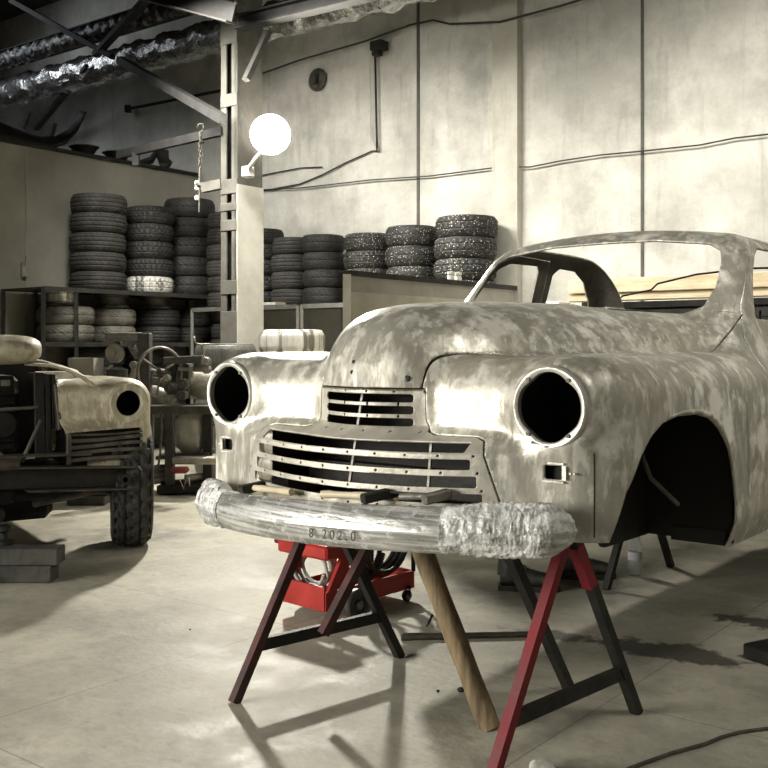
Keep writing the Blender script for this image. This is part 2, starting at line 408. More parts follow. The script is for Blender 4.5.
# ---- region functions ( >0 keeps )
def poly_seam(ax,z):  # grille panel outline, front view
    return sdpoly(ax,z,[(-.6,1.121),(.214,1.121),(.218,1.02),(.235,.992),(.27,.984),(.415,.984),(.445,.975),(.462,.95),(.515,.79),(.53,.68),(-.6,.68)])
WS=[(-.13,.20),(-.03,.205),(.0,.218),(.06,.27),(.17,.365),(.5,.51),(1.0,.615),(1.35,.69),(1.66,.715)]
T_ws=stab([a for a,b in WS],[b for a,b in WS],.025)
def hoodreg(V):       # positive inside hood region
    ax=np.abs(V[:,0]); y=V[:,1]; z=V[:,2]
    return np.minimum(np.minimum(tb(T_ws,y)-ax,z-1.121),np.interp(z,[1.33,1.40],[0,1])*(1.21+.35*ax**2)+(1-np.interp(z,[1.33,1.40],[0,1]))*1.62-y)
GAP=.0022
def holes_common(V):
    x,y,z=V.T; ax=np.abs(x)
    hl=np.where(y<.12,np.sqrt((ax-.65)**2+(z-1.08)**2)-.108,1.0)
    sig=np.where(y<.12,np.maximum(np.abs(ax-.662)-.027,np.abs(z-.897)-.020),1.0)
    arch=np.where(ax>.55,sdpoly(y,z,[(-.03,.5),(.02,.70),(.07,.84),(.145,.935),(.21,.987),(.29,1.02),(.40,1.034),(.58,1.030),(.69,1.014),(.79,.97),(.86,.90),(.905,.80),(.93,.70),(.935,.5)])-.004,1.0)
    rarch=np.where(ax>.55,np.sqrt((y-3.28)**2+(z-.62)**2)-.36,1.0)
    return np.minimum.reduce([hl,sig,arch,rarch])
def bottom(V): return V[:,2]-np.interp(V[:,1],[-.3,.15,.30,4.3],[.705,.705,.545,.545])
def window_cut(V):
    x,y,z=V.T; ax=np.abs(x)
    ws=np.where((y<2.1)&(z>1.38),sdpoly(ax,z-.0*x,[(-.9,1.425),(.25,1.42),(.40,1.395),(.50,1.39),(.555,1.42),(.572,1.50),(.560,1.60),(.54,1.655),(.49,1.685),(.25,1.712),(-.9,1.722)])-.008,1.0)
    sw=np.where(ax>.42,sdpoly(y,z,[(1.56,1.375),(1.60,1.45),(1.70,1.57),(1.78,1.635),(1.86,1.668),(2.13,1.672),(2.16,1.65),(2.165,1.375)])-.012,1.0)
    qw=np.where(ax>.42,sdpoly(y,z,[(2.34,1.375),(2.345,1.64),(2.38,1.672),(2.55,1.668),(2.70,1.615),(2.82,1.52),(2.91,1.375)])-.012,1.0)
    roof=np.maximum.reduce([ax-.52,1.86-y+.10*x*x,1.30-z])
    tub=np.maximum.reduce([ax-.66,np.maximum(1.58-y,y-3.75),1.2-z,np.where(y>1.9,np.where(ax<.47,-1.0,z-1.36),z-1.385)])
    tub2=np.maximum.reduce([ax-.70,3.22-y,y-3.75,1.2-z])
    return np.minimum.reduce([ws,sw,qw,roof,tub,tub2])
def doorreg(V):
    x,y,z=V.T; ax=np.abs(x)
    d=sdpoly(y,z,[(1.37,.60),(1.37,1.29),(1.47,1.42),(1.68,1.61),(1.79,1.69),(1.88,1.722),(2.22,1.715),(2.27,1.66),(2.28,.60)])
    return np.where(ax>.40,-d,-1.0)
print('surface...')
BV,BT=surface_nets(bodyF,(-.93,-.20,.45),(.93,4.42,1.88),.011)
BV,BT=clip(BV,BT,bottom)
BV0,BT0=BV,BT
BV,BT=clip(BV,BT,holes_common); BV,BT=clip(BV,BT,window_cut)
hV,hT=clip(BV,BT,lambda V:hoodreg(V)-GAP)
rV,rT=clip(BV,BT,lambda V:-hoodreg(V)-GAP)
def frontreg(V): return np.where(V[:,1]<.15,-poly_seam(np.abs(V[:,0]),V[:,2]),-1.0)
rV,rT=clip(rV,rT,lambda V:-frontreg(V)-GAP)
def fendreg(V):            # fender/body joint: behind the arch, up to the end of the hood
    return 1.06-V[:,1]
fV,fT=clip(rV,rT,lambda V:fendreg(V)-GAP*.6)
bV,bT=clip(rV,rT,lambda V:-fendreg(V)-GAP*.6)
dV,dT=clip(bV,bT,lambda V:doorreg(V)-GAP)
bV,bT=clip(bV,bT,lambda V:-doorreg(V)-GAP)
CARO=Vector((-.014,3.26,0))
car=thing('car_body','bare sanded metal body of a vintage car without roof or wheels, raised on trestles','car',CARO,-TH)
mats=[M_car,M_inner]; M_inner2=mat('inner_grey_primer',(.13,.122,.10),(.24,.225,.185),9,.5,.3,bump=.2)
npmesh('hood',hV,hT,mats,car)
fl=clip(fV,fT,lambda V:V[:,0]); fr=clip(fV,fT,lambda V:-V[:,0])
FEND=npmesh('front_fender',*fl,mats,car)
npmesh('front_fender',*fr,mats,car)
npmesh('body_shell',bV,bT,[M_car,M_inner2],car)
for sg in(1,-1): npmesh('door',*clip(dV,dT,lambda V:V[:,0]*sg),[M_car,M_inner2],car)
# ---- grille panel: fine grid
def grille_mesh(xmin=-.53,xmax=.53,zmax=1.121):
    h=.0032; xs=np.arange(xmin,xmax+h,h); zs=np.arange(.69,zmax+.02,h)
    X,Z=np.meshgrid(xs,zs,indexing='ij'); 
    return xs,zs,X,Z
xs,zs,X,Z=grille_mesh()
Vg=np.stack([X.ravel(),yfront(np.sqrt(X*X+1e-5),Z).ravel()-.002,Z.ravel()],1)
ni,nj=len(xs),len(zs); I=np.arange((ni)*(nj)).reshape(ni,nj)
q=np.stack([I[:-1,:-1].ravel(),I[1:,:-1].ravel(),I[1:,1:].ravel(),I[:-1,1:].ravel()],1)
Tg=np.concatenate([q[:,[0,1,2]],q[:,[0,2,3]]])
Vg,Tg=clip(Vg,Tg,lambda V:-poly_seam(np.abs(V[:,0]),V[:,2])-GAP)
def slots(V):
    x,y,z=V.T; ax=np.abs(x); out=np.full(x.shape,1.0)
    def rr(hx,z0,z1,r=.009,cx=0,xx=None):
        a=np.abs((ax if xx is None else xx)-cx)-hx+r; b=np.abs(z-(z0+z1)/2)-(z1-z0)/2+r
        return np.sqrt(np.maximum(a,0)**2+np.maximum(b,0)**2)+np.minimum(np.maximum(a,b),0)-r
    for a,b in((1.077,1.103),(1.040,1.066),(1.003,1.028)): out=np.minimum(out,rr(.178,a,b))
    sag=.012*(1-(ax/.5)**2)
    zz=z; 
    for hx,a,b in((.412,.944,.972),(.430,.894,.925),(.448,.842,.876),(.464,.796,.825)):
        A=ax-hx+.006; B=np.abs(z+sag*.6-(a+b)/2)-(b-a)/2+.006
        out=np.minimum(out,np.sqrt(np.maximum(A,0)**2+np.maximum(B,0)**2)+np.minimum(np.maximum(A,B),0)-.006)
    for zc,n,sp in((1.112,4,.1),(1.0715,3,.11),(1.034,3,.11),(.989,5,.10),(.935,8,.112),(.885,8,.115),(.834,8,.118),(.782,8,.12)):
        for k in range(-n,n+1):
            cx=(k+.35)*sp*.9
            if abs(cx)>.5: continue
            out=np.minimum(out,np.sqrt((x-cx)**2+(z+ (sag*.6 if zc<.95 else 0)-zc)**2)-.0045)
    return out
Vg,Tg=clip(Vg,Tg,slots)
npmesh('grille_panel',Vg,Tg,[M_grille],car,thick=.006)
# ---- headlight rings
def ring_mesh(sx):
    mb=MB(); n=96; vs=[];fs=[]
    for k in range(n):
        a=2*math.pi*k/n
        tabs=sum(math.exp(-((((a-c+math.pi)%(2*math.pi))-math.pi)/.32)**2) for c in(math.pi/4+.1,3*math.pi/4-.1,5*math.pi/4+.1,7*math.pi/4-.1))
        ri=.1005-.007*tabs
        for r,y in((ri,-.036),(ri,-.056),(ri+.006,-.060),(.112,-.060),(.1175,-.056),(.119,-.044)):
            vs.append((.65*sx+r*math.cos(a),y,1.08+r*math.sin(a)))
    for k in range(n):
        l=(k+1)%n
        for i in range(5): fs.append((k*6+i,l*6+i,l*6+i+1,k*6+i+1))
    mb.add(vs,fs); return mb
RINGS={}
for sx in(1,-1):
    r=mk('headlight_ring',ring_mesh(sx),M_ring,car,world=False,smooth=35); RINGS[sx]=r
    s=MB()
    for c in(math.pi/4+.1,3*math.pi/4-.1,5*math.pi/4+.1,7*math.pi/4-.1):
        p=Vector((.65*sx+.100*math.cos(c),-.061,1.08+.100*math.sin(c)))
        s.cyl(p,p+Vector((0,-.004,0)),.006,n=10)
    mk('ring_screws',s,M_rust,r,world=False,kind='stuff')
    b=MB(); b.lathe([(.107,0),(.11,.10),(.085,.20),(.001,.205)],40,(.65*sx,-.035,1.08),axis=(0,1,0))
    mk('headlight_shade_cup',b,M_black,car,world=False,smooth=40)  # black cup added so the open headlight hole stays dark
    f=MB(); yy_=np.linspace(-.15,.2,701); c=Vector((.662*sx,float(yy_[np.argmax(bodyF(np.full(701,.662),yy_,np.full(701,.897))<0)])+.004,.897))
    for a,b2,w in(((-.033,-.026),(.033,-.026),.012),((-.033,.026),(.033,.026),.012),((-.033,-.02),(-.033,.02),.012),((.033,-.02),(.033,.02),.012)):
        f.bar(c+Vector((a[0],-.005,a[1])),c+Vector((b2[0],-.005,b2[1])),w,.005)
    for dx in(-.052,-.045,.05,.062): f.cyl(c+Vector((dx,.003,0)),c+Vector((dx,-.004,0)),.0035,n=8)
    mk('signal_lamp_frame',f,M_car,car,world=False)
    b=MB(); b.box(c+Vector((0,.05,0)),(.09,.06,.07)); mk('signal_hole_shade',b,M_black,car,world=False)  # black box stands in for shade behind the signal hole
for hx_,hz_,hr in((-.02,1.203,.006),(-.02,1.170,.007),(.162,1.152,.010)):
    ys=np.linspace(-.3,.3,1201); yy=float(ys[np.argmax(bodyF(np.full(1201,hx_),ys,np.full(1201,hz_))<0)])
    b=MB(); b.cyl((hx_,yy-.002,hz_),(hx_,yy+.006,hz_),hr,n=14); mk('hood_hole',b,M_black,car,world=False)
# ---- inner structure
def pbox(name,c,s,m,par=car,bev=0): b=MB(); b.box(c,s,bev=bev); return mk(name,b,m,par,world=False)
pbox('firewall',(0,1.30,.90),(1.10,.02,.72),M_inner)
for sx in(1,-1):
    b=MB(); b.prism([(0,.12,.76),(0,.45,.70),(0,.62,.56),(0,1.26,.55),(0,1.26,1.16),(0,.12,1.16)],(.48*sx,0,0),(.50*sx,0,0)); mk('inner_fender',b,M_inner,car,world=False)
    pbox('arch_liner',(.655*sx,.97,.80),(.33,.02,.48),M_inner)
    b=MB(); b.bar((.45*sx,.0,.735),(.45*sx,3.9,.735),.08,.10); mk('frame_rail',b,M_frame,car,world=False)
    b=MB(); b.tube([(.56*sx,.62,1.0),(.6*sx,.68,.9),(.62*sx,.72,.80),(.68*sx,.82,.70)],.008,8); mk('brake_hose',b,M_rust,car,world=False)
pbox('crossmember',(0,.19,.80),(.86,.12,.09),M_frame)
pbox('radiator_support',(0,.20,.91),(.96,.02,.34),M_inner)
for sx in(1,-1): pbox('nose_shade_panel',(.485*sx,.10,.89),(.012,.19,.30),M_inner)  # dark returns added to keep the inside of the grille black
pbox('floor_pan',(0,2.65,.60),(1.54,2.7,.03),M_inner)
pbox('bay_shade_panel',(0,.72,.725),(.82,1.15,.012),M_inner)  # added below the bay to shut out light from the floor
for a,zt,yy in((-.03,1.10,-.05),(.25,.97,-.06)):
    b=MB(); b.bar((a,yy-.02 if zt<1 else yy-.07,.80),(a,yy,zt),.008,.008); mk('grille_rod',b,M_steel,car,world=False)
for sx in(1,-1):
    b=MB(); b.tube([(.776*sx,tb(T_xw,0)*0-.0,.955)]+[(.782*sx,0,.955)],.001,6) if 0 else None
    pts=[]
    for z in np.linspace(.955,.72,14):
        x=.768; ys=np.linspace(-.15,.25,401); f=bodyF(np.full(401,x),ys,np.full(401,z)); k=int(np.argmax(f<0)); pts.append((x*sx,ys[k]-.0002,z))
    b.tube(pts,.0022,6); mk('seam_line',b,M_frame,car,world=False)
for sx in(1,-1): pbox('sill_box',(.70*sx,2.4,.575),(.20,2.9,.05),M_inner)
# weld bead patch over the arch
b=MB(); b.tube([(.838,.27,1.022),(.838,.36,1.041),(.838,.46,1.047),(.838,.58,1.043),(.838,.69,1.026),(.838,.79,.982),(.842,.865,.905)],[.002,.006,.008,.009,.010,.012,.004],8); mk('arch_lip',b,M_car,car,world=False,smooth=True)
b=MB(); b.tube([(-.63,3.0,1.36),(-.59,3.02,1.50),(-.54,3.03,1.555),(-.36,3.03,1.585),(-.32,3.03,1.62),(-.1,3.05,1.665),(.2,3.05,1.685),(.40,3.03,1.68),(.56,3.0,1.60),(.64,2.98,1.36)],.006,8); mk('rear_hoop',b,M_frame,car,world=False,smooth=True)
# ---- bumper (its own thing: it lies across the trestles, wrapped in film)
bump=thing('bumper','steel front bumper wrapped in shiny clear film below the grille','bumper',CARO,-TH)
def film(m,nt,N,K,b,mp):
    ns=noise(nt,mp.outputs[0],9,.44,.62,4,.55,stretch=(.5,1,5)); ns2=noise(nt,mp.outputs[0],22,.52,.66,5,.7,stretch=(2.2,1,.8))
    c=mixnode(nt,ns,base_in(b),(.84,.84,.82)); K.new(c,b.inputs['Base Color'])
    K.new(mixnode(nt,ns2,c,(.9,.9,.88)),b.inputs['Base Color'])
M_bump=mat('bumper_under_film',(.26,.26,.24),(.42,.415,.385),5,.2,.45,bump=.18,bscale=16,stretch=(.6,1,2.2),rvar=.15,coat=.8,extra=film)
M_wrap=mat('crumpled_clear_film',(.34,.34,.32),(.60,.60,.58),18,.16,0,bump=1.0,bscale=30,detail=8,spec=.9,coat=1.0,extra=film)
def bx_plan(s):   # s in -1..1
    a=abs(s); x=.692*math.sin(min(a,1)*1.50)/math.sin(1.50); y=-.285+.165*(x/.692)**2+.06*max(0,(a-.85)/.15)**2
    return math.copysign(x,s),y
def bumper_pt(s,t,grow=1.0,hk=1.0):
    x,y=bx_plan(s); e=1e-3; x2,y2=bx_plan(max(-1,min(1,s+e))) if s<.999 else (x,y); x1,y1=bx_plan(s-e)
    dx,dy=x2-x1,y2-y1; n=math.hypot(dx,dy) or 1; nx,ny=dy/n,-dx/n
    a=2*math.pi*t; endk=1-.35*max(0,(abs(s)-.9)/.1)**2
    ca,sa=math.cos(a),math.sin(a)
    d=.034*math.copysign(abs(ca)**.6,ca); hz=.066*math.copysign(abs(sa)**.55,sa)*endk*hk
    if ca>0: d+=.010*math.cos(hz/.066*math.pi*1.0)
    zc=.714+.040*x
    w=.5*math.sin(37*s+5*t*6.28)+.5*math.sin(61*s-9*t*6.28)
    g=(grow-1)*(1+.55*w)
    return (x+nx*(d*grow+g*.010),y+ny*(d*grow+g*.010),zc+hz*(1+(grow-1)*.5)+g*.006)
mb=MB(); mb.grid(lambda a,t: bumper_pt(-1+2*a,t),150,28)
for e in(-1,1): mb.add([bumper_pt(e,t/28) for t in range(28)],[tuple(range(28))])
mk('bumper_bar',mb,M_bump,bump,world=False,smooth=50)
def wrapgrid(s0,s1,hk,g,name,zo=0):
    m_=MB()
    def f(a,t):
        k0=min(1,(a if s0>0 else 1-a)*3.0); k0=k0*k0*(3-2*k0); p=bumper_pt(s0+(s1-s0)*a,t,1.0+(g-1.0)*k0+.03,1+(hk-1)*k0); r=np.random.RandomState(int(a*977)*131+int((t%1)*53)); k=r.randn()*.0016
        ed=min(1,min(a,1-a)*9); return (p[0]+k,p[1]-abs(k)*1.2,p[2]+k+zo*ed)
    m_.grid(f,70,36)
    for e in(0,1): m_.add([f(e,t/36) for t in range(36)],[tuple(range(36))])
    return mk(name,m_,M_wrap,bump,world=False,smooth=True)
wrapgrid(.42,1.0,1.10,1.10,'crumpled_film',.004)
wrapgrid(-1.0,-.55,1.14,1.12,'crumpled_film',.012)
b=MB(); b.sphere((.695,-.08,.735),.030,14,(1,1,1.1)); mk('film_knot',b,M_wrap,bump,world=False,smooth=True)
# handwritten figures on the bumper face
for txt,s in(('8',.0),('2',.05),('0',.078),('2',.106),('.',.128),('0',.152)):
    cu=bpy.data.curves.new('handwritten_figure','FONT'); cu.body=txt; cu.size=.045; cu.extrude=.0008; cu.align_x='CENTER'
    o=bpy.data.objects.new('handwritten_figure',cu); COL.objects.link(o)
    dg=bpy.context.evaluated_depsgraph_get(); me=bpy.data.meshes.new_from_object(o.evaluated_get(dg)); bpy.data.objects.remove(o)
    me.materials.clear(); me.materials.append(M_cable)
    o=bpy.data.objects.new('handwritten_figure',me); _link(o,bump)
    x,y=bx_plan(s); o.location=(x,y-.0475,.714+.040*x-.035); o.rotation_euler=(math.pi/2,0,math.atan2(.37*x/.6,1))
    o.scale=(.8,.9,1)
# ================================================================== THE HALL
def wallmat(name,c1,c2,stain,sc=1.2,lo=.40,hi=.62,streak=True):
    m=bpy.data.materials.new(name); m.use_nodes=True; nt=m.node_tree; N=nt.nodes; K=nt.links; b=N['Principled BSDF']
    tc=N.new('ShaderNodeTexCoord'); ob=tc.outputs['Object']
    a=noise(nt,ob,sc,lo,hi,8,.6); s1=noise(nt,ob,1.6,.50,.78,7,.65); s2=noise(nt,ob,3.0,.55,.8,6,.7,stretch=(2.5,2.5,.3)); fine=noise(nt,ob,25,.45,.75,4,.6)
    c=mixnode(nt,a,c1,c2)
    def mul(o,k):
        q=N.new('ShaderNodeMath'); q.operation='MULTIPLY'; K.new(o,q.inputs[0]); q.inputs[1].default_value=k; return q.outputs[0]
    c=mixnode(nt,mul(s1,.6),c,stain)
    if streak: c=mixnode(nt,mul(s2,.55),c,stain)
    c=mixnode(nt,mul(fine,.12),c,stain)
    K.new(c,b.inputs['Base Color']); b.inputs['Roughness'].default_value=.85
    n2=N.new('ShaderNodeTexNoise'); n2.inputs['Scale'].default_value=6; n2.inputs['Detail'].default_value=8; K.new(ob,n2.inputs['Vector'])
    bp=N.new('ShaderNodeBump'); bp.inputs['Strength'].default_value=.35; bp.inputs['Distance'].default_value=.03; K.new(n2.outputs[0],bp.inputs['Height']); K.new(bp.outputs[0],b.inputs['Normal'])
    return m
M_wall=wallmat('stained_plaster',(.48,.47,.42),(.70,.685,.62),(.20,.195,.17))
M_part=wallmat('partition_panel',(.29,.278,.235),(.37,.355,.30),(.24,.225,.185),1.0,streak=False)
M_ceil=mat('dark_roof_sheet',(.04,.04,.038),(.07,.069,.065),3,.8)
M_pil=wallmat('pilaster_plaster',(.50,.48,.41),(.64,.62,.54),(.27,.255,.21))
def floormat():
    m=bpy.data.materials.new('worn_concrete'); m.use_nodes=True; nt=m.node_tree; N=nt.nodes; K=nt.links; b=N['Principled BSDF']
    tc=N.new('ShaderNodeTexCoord'); ob=tc.outputs['Object']
    def mul(o,k):
        q=N.new('ShaderNodeMath'); q.operation='MULTIPLY'; K.new(o,q.inputs[0]); q.inputs[1].default_value=k; return q.outputs[0]
    a=noise(nt,ob,1.3,.38,.62,9,.65); s=noise(nt,ob,3.0,.50,.70,8,.7); f=noise(nt,ob,14,.50,.72,8,.8); o=noise(nt,ob,.8,.56,.66,6,.65)
    c=mixnode(nt,a,(.32,.30,.235),(.52,.495,.395)); c=mixnode(nt,mul(s,.75),c,(.21,.20,.165)); c=mixnode(nt,mul(f,.45),c,(.14,.132,.108)); c=mixnode(nt,mul(o,.65),c,(.11,.102,.082))
    # slab joints
    br=N.new('ShaderNodeTexBrick'); br.offset=0; br.inputs['Scale'].default_value=1; br.inputs['Mortar Size'].default_value=.0035; br.inputs['Brick Width'].default_value=1.55; br.inputs['Row Height'].default_value=1.55
    mp=N.new('ShaderNodeMapping'); mp.inputs['Location'].default_value=(.45,.62,0); K.new(ob,mp.inputs[0])
    K.new(mp.outputs[0],br.inputs['Vector'])
    c=mixnode(nt,mul(br.outputs['Fac'],.55),c,(.12,.11,.09))
    sp=N.new('ShaderNodeTexVoronoi'); sp.inputs['Scale'].default_value=9; K.new(ob,sp.inputs['Vector'])
    rr=N.new('ShaderNodeMapRange'); rr.inputs[1].default_value=.035; rr.inputs[2].default_value=.02; K.new(sp.outputs['Distance'],rr.inputs[0]); c=mixnode(nt,mul(rr.outputs[0],.6),c,(.08,.07,.06))
    for (sx_,sy_,ax_,ay_) in((1.15,4.12,.34,.13),(.75,4.35,.20,.09),(1.75,4.5,.3,.12)):
        m2=N.new('ShaderNodeMapping'); m2.vector_type='TEXTURE'; m2.inputs['Rotation'].default_value=(0,0,TH-.55)
        # world position of the spill expressed in the floor's own frame
        fp_=Matrix.Rotation(TH,4,'Z')@(Vector((sx_,sy_,0))-R(3,9.85,0)); m2.inputs['Location'].default_value=fp_; m2.inputs['Scale'].default_value=(ax_,ay_,1)
        K.new(ob,m2.inputs[0]); ln=N.new('ShaderNodeVectorMath'); ln.operation='LENGTH'; K.new(m2.outputs[0],ln.inputs[0])
        ad=N.new('ShaderNodeMath'); ad.operation='MULTIPLY_ADD'; K.new(noise(nt,ob,6,.3,.7,6,.7),ad.inputs[0]); ad.inputs[1].default_value=-1.1; K.new(ln.outputs['Value'],ad.inputs[2])
        r_=N.new('ShaderNodeMapRange'); r_.inputs[1].default_value=.45; r_.inputs[2].default_value=.15; K.new(ad.outputs[0],r_.inputs[0]); c=mixnode(nt,mul(r_.outputs[0],.85),c,(.03,.028,.023))
    K.new(c,b.inputs['Base Color'])
    q=N.new('ShaderNodeMapRange'); q.inputs[3].default_value=.62; q.inputs[4].default_value=.42; K.new(s,q.inputs[0]); K.new(q.outputs[0],b.inputs['Roughness'])
    n2=N.new('ShaderNodeTexNoise'); n2.inputs['Scale'].default_value=30; n2.inputs['Detail'].default_value=6; K.new(ob,n2.inputs['Vector'])
    bp=N.new('ShaderNodeBump'); bp.inputs['Strength'].default_value=.25; bp.inputs['Distance'].default_value=.01; K.new(n2.outputs[0],bp.inputs['Height']); K.new(bp.outputs[0],b.inputs['Normal'])
    return m
M_floor=floormat()
def room_box(name,s0,s1,t0,t1,z0,z1,m,**k):      # box in the room frame, its own rotation so textures follow the walls
    c=R((s0+s1)/2,(t0+t1)/2,z0)
    mb=MB(); mb.box((0,0,(z1-z0)/2),(abs(s1-s0),abs(t1-t0),z1-z0))
    o=mk(name,mb,m,**k); o.location=c; o.rotation_euler=(0,0,ROT_ROOM); LOC[o.name]=c; return o
HC=6.6
room_box('floor',-8,14,-.3,20,-.2,0,M_floor,kind='structure')
room_box('ceiling',-8,14,-.3,20,HC,HC+.1,M_ceil,kind='structure')
room_box('wall_back',-8,14,-.25,0,0,HC,M_wall,kind='structure')
room_box('wall_right',14,14.2,-.25,20,0,HC,M_wall,kind='structure')
room_box('wall_left',-8.2,-8,-.25,20,0,HC,M_wall,kind='structure')
room_box('wall_front',-8,14,20,20.2,0,HC,M_wall,kind='structure')
room_box('partition_wall',-.12,0,0,9,0,3.55,M_part,kind='structure')
room_box('trim_1',-.16,.05,0,9,3.55,3.59,M_frame,kind='structure')
def sOf(px,t=0):
    w=W(px,300,t)-C0; return w.dot(U)
# pilaster strips / joints of the back wall
s_a=sOf(497); s_b=sOf(522)
room_box('trim_2',s_a,s_b,0,.10,0,HC,M_pil,kind='structure')
s_c=sOf(419); M_joint=mat('grey_joint_filler',(.06,.058,.05),(.14,.135,.115),3,.8)
room_box('trim_3',s_c-.025,s_c+.012,-.0,.012,0,HC,M_joint,kind='structure')
s_d=sOf(643); room_box('trim_4',s_d-.018,s_d+.008,0,.015,0,HC,M_joint,kind='structure')
s_e=sOf(26,0)
# a thin joint cover on the partition
kk=(L(26,200,0)-C0).dot(-Vd); room_box('trim_5',0,.006,kk-.012,kk+.012,0,3.55,M_part,kind='structure')
# beam ledge across top of the wall
# ------------------------------------------------------------------ built-up column
cx=P(237.5,300,10.3); rel=cx-C0; cs,ct=rel.dot(U),-rel.dot(Vd)
colm=thing('steel_column','tall grey built up steel column with slotted face carrying the lit lamp','column',R(cs-.12,ct-.18,0),ROT_ROOM)
def lb(c,size): b=MB(); b.box(c,size,bev=.004); return b
wv,wd=.25,.37
mk('column_web',lb((.095,0,HC/2),(.05,wd,HC)),M_colm,colm,world=False)
mk('column_shade_plate',lb((-.04,.02,HC/2),(.20,wd-.10,HC-.1)),M_frame,colm,world=False)  # dark plate added so the open slots read as shade
for x in(-.085,.075): mk('corner_angle',lb((x,-wd/2+.012,HC/2),(.085,.024,HC)),M_colm,colm,world=False)
def zc(py): return CAM_H-(py-HOR)/FP*10.3
for y0,y1 in((20,42),(92,105),(178,193),(202,210),(219,230),(280,294),(311,345),(-60,-40),(400,420)):
    z0,z1=zc(y1),zc(y0); mk('batten_plate',lb((0,-wd/2-.004,(z0+z1)/2),(.245,.012,z1-z0)),M_colm,colm,world=False)
b=MB(); b.box((.122,0,zc(184)/2),(.012,wd+.01,zc(184))); mk('lit_lower_face',b,M_collit,colm,world=False)  # lamp light on this face is put into its pale colour
b=MB(); b.box((0,0,.01),(.5,.6,.02)); mk('foot_plate',b,M_frame,colm,world=False)
# lamp on the column
lc=P(271,133,9.95)
lamp=thing('wall_lamp','brightly shining round lamp on a short white arm fixed to the column','lamp',P(249,176,10.05))
b=MB(); b.box(P(248,172,10.12),(.10,.10,.11),rz=ROT_ROOM,bev=.01); mk('bracket_box',b,M_white,lamp)
b=MB(); b.tube([P(249,168,10.05),P(256,158,10.0),P(262,152,9.98)],.022,10); mk('arm',b,M_white,lamp,smooth=True)
b=MB(); d=(lc-P(262,152,9.98)).normalized(); b.lathe([(.02,0),(.06,.0),(.075,.06),(.085,.07),(.085,.10)],20,P(262,152,9.98),axis=d); mk('socket',b,M_white,lamp,smooth=40)
b=MB(); b.sphere(lc,.135,28); M_bulb=emis('lit_globe',(1,.95,.84),2150.0); bulb=mk('globe',b,M_bulb,lamp,smooth=True)
b=MB(); b.lathe([(.02,-.175),(.08,-.165),(.13,-.125),(.165,-.06),(.185,.03),(.20,.13),(.195,.13),(.178,.03),(.158,-.055),(.125,-.115),(.078,-.152),(.02,-.163)],32,lc,axis=(.06,-1,-.34),closed=True); mk('reflector_dish',b,M_white,lamp,smooth=50)
# ------------------------------------------------------------------ roof steel
def wbar(name,p0,p1,t,w,h,label,cat='beam',m=M_beam,group=None,ext=0,t1=None):
    a=W(*p0,t); c=W(*p1,t if t1 is None else t1); d=(c-a)
    a=a-d*ext; c=c+d*ext
    b=MB(); b.bar(a,c,w,h); return mk(name,b,m,loc=a,label=label,cat=cat,group=group)
def ibeam(name,p0,p1,t,w,h,label,e0=0,e1=0,m=M_beam):
    a=W(*p0,t); c=W(*p1,t); d=c-a; a=a-d*e0; c=c+d*e1
    up=Vector((0,0,1)); b=MB(); b.bar(a,c,.012,h); o=up*(h/2)
    b.bar(a+o,c+o,w,.016); b.bar(a-o,c-o,w,.016)
    return mk(name,b,m,loc=a,label=label,cat='beam')
ibeam('roof_beam',(10,58),(190,3),1.0,.16,.22,'dark steel beam running up over the upper foil duct at top left',.3,.1)
ibeam('roof_beam',(252,20),(350,-4),2.3,.14,.12,'dark steel beam from the column top running right under the roof',.15,2.0)
ibeam('roof_beam',(130,-14),(232,12),2.75,.2,.20,'dark cross beam meeting the top of the column',.9,.02)
wbar('roof_brace',(23,7),(100,50),1.6,.10,.06,'dark diagonal roof brace falling to the right at top left',ext=.15,t1=1.4)
wbar('roof_brace',(148,-2),(100,50),1.6,.10,.06,'dark diagonal roof brace falling to the left from the top edge',ext=.1,t1=1.4)
wbar('roof_brace',(88,66),(36,129),1.2,.08,.05,'thin dark brace slanting down behind the curved panel on the partition',ext=.0,t1=.5)
wbar('roof_brace',(120,60),(223,119),1.3,.09,.09,'grey diagonal brace running down to the column face',m=M_beam,ext=.0,t1=2.4)
wbar('wall_beam',(118,155),(223,131),1.9,.06,.09,'dark horizontal beam joining the column above the partition end')
a=W(136,150,1.9); b=MB(); b.bar(a+Vector((0,0,-.03)),Vector((a.x,a.y,3.3)),.07,.07); mk('wall_beam_post',b,M_beam,loc=Vector((a.x,a.y,3.3)),label='short dark post holding the beam above the partition top',cat='post')
a,c=W(128,109,.12),W(224,90,.12); b=MB(); b.tube([a,c],.022,8); b.box(a,(.08,.08,.1)); mk('wall_pipe',b,M_frame,loc=a,label='thin dark pipe on the wall left of the column',cat='pipe')
wbar('column_brace',(268,32),(246,80),2.25,.08,.05,'short dark knee brace at the right side of the column top',m=M_frame,ext=0,t1=2.5)
# ducts
def duct(name,p0,p1,t,r,label,e0=0,e1=0,m=None):
    a=W(*p0,t); c=W(*p1,t); d=c-a; a=a-d*e0; c=c+d*e1; n=140; ax=(c-a).normalized(); x=ax.cross(Vector((0,0,1))).normalized(); y=x.cross(ax)
    vs=[];fs=[];k=26; rs=np.random.RandomState(3)
    for i in range(n+1):
        p=a.lerp(c,i/n); sag=.02*math.sin(i*.9)+.012*math.sin(i*2.3)
        for j in range(k):
            an=2*math.pi*j/k; rr=r*(1+.07*rs.randn()*.6+.05*math.sin(i*1.3+j))
            vs.append(p+x*rr*math.cos(an)+y*(rr*math.sin(an)*1.0)+Vector((0,0,sag)))
    for i in range(n):
        for j in range(k): l=(j+1)%k; fs.append((i*k+j,i*k+l,(i+1)*k+l,(i+1)*k+j))
    fs+=[tuple(range(k)),tuple(n*k+j for j in range(k))]
    b=MB(); b.add(vs,fs); return mk(name,b,m or M_foil,loc=a,label=label,cat='duct',smooth=25)
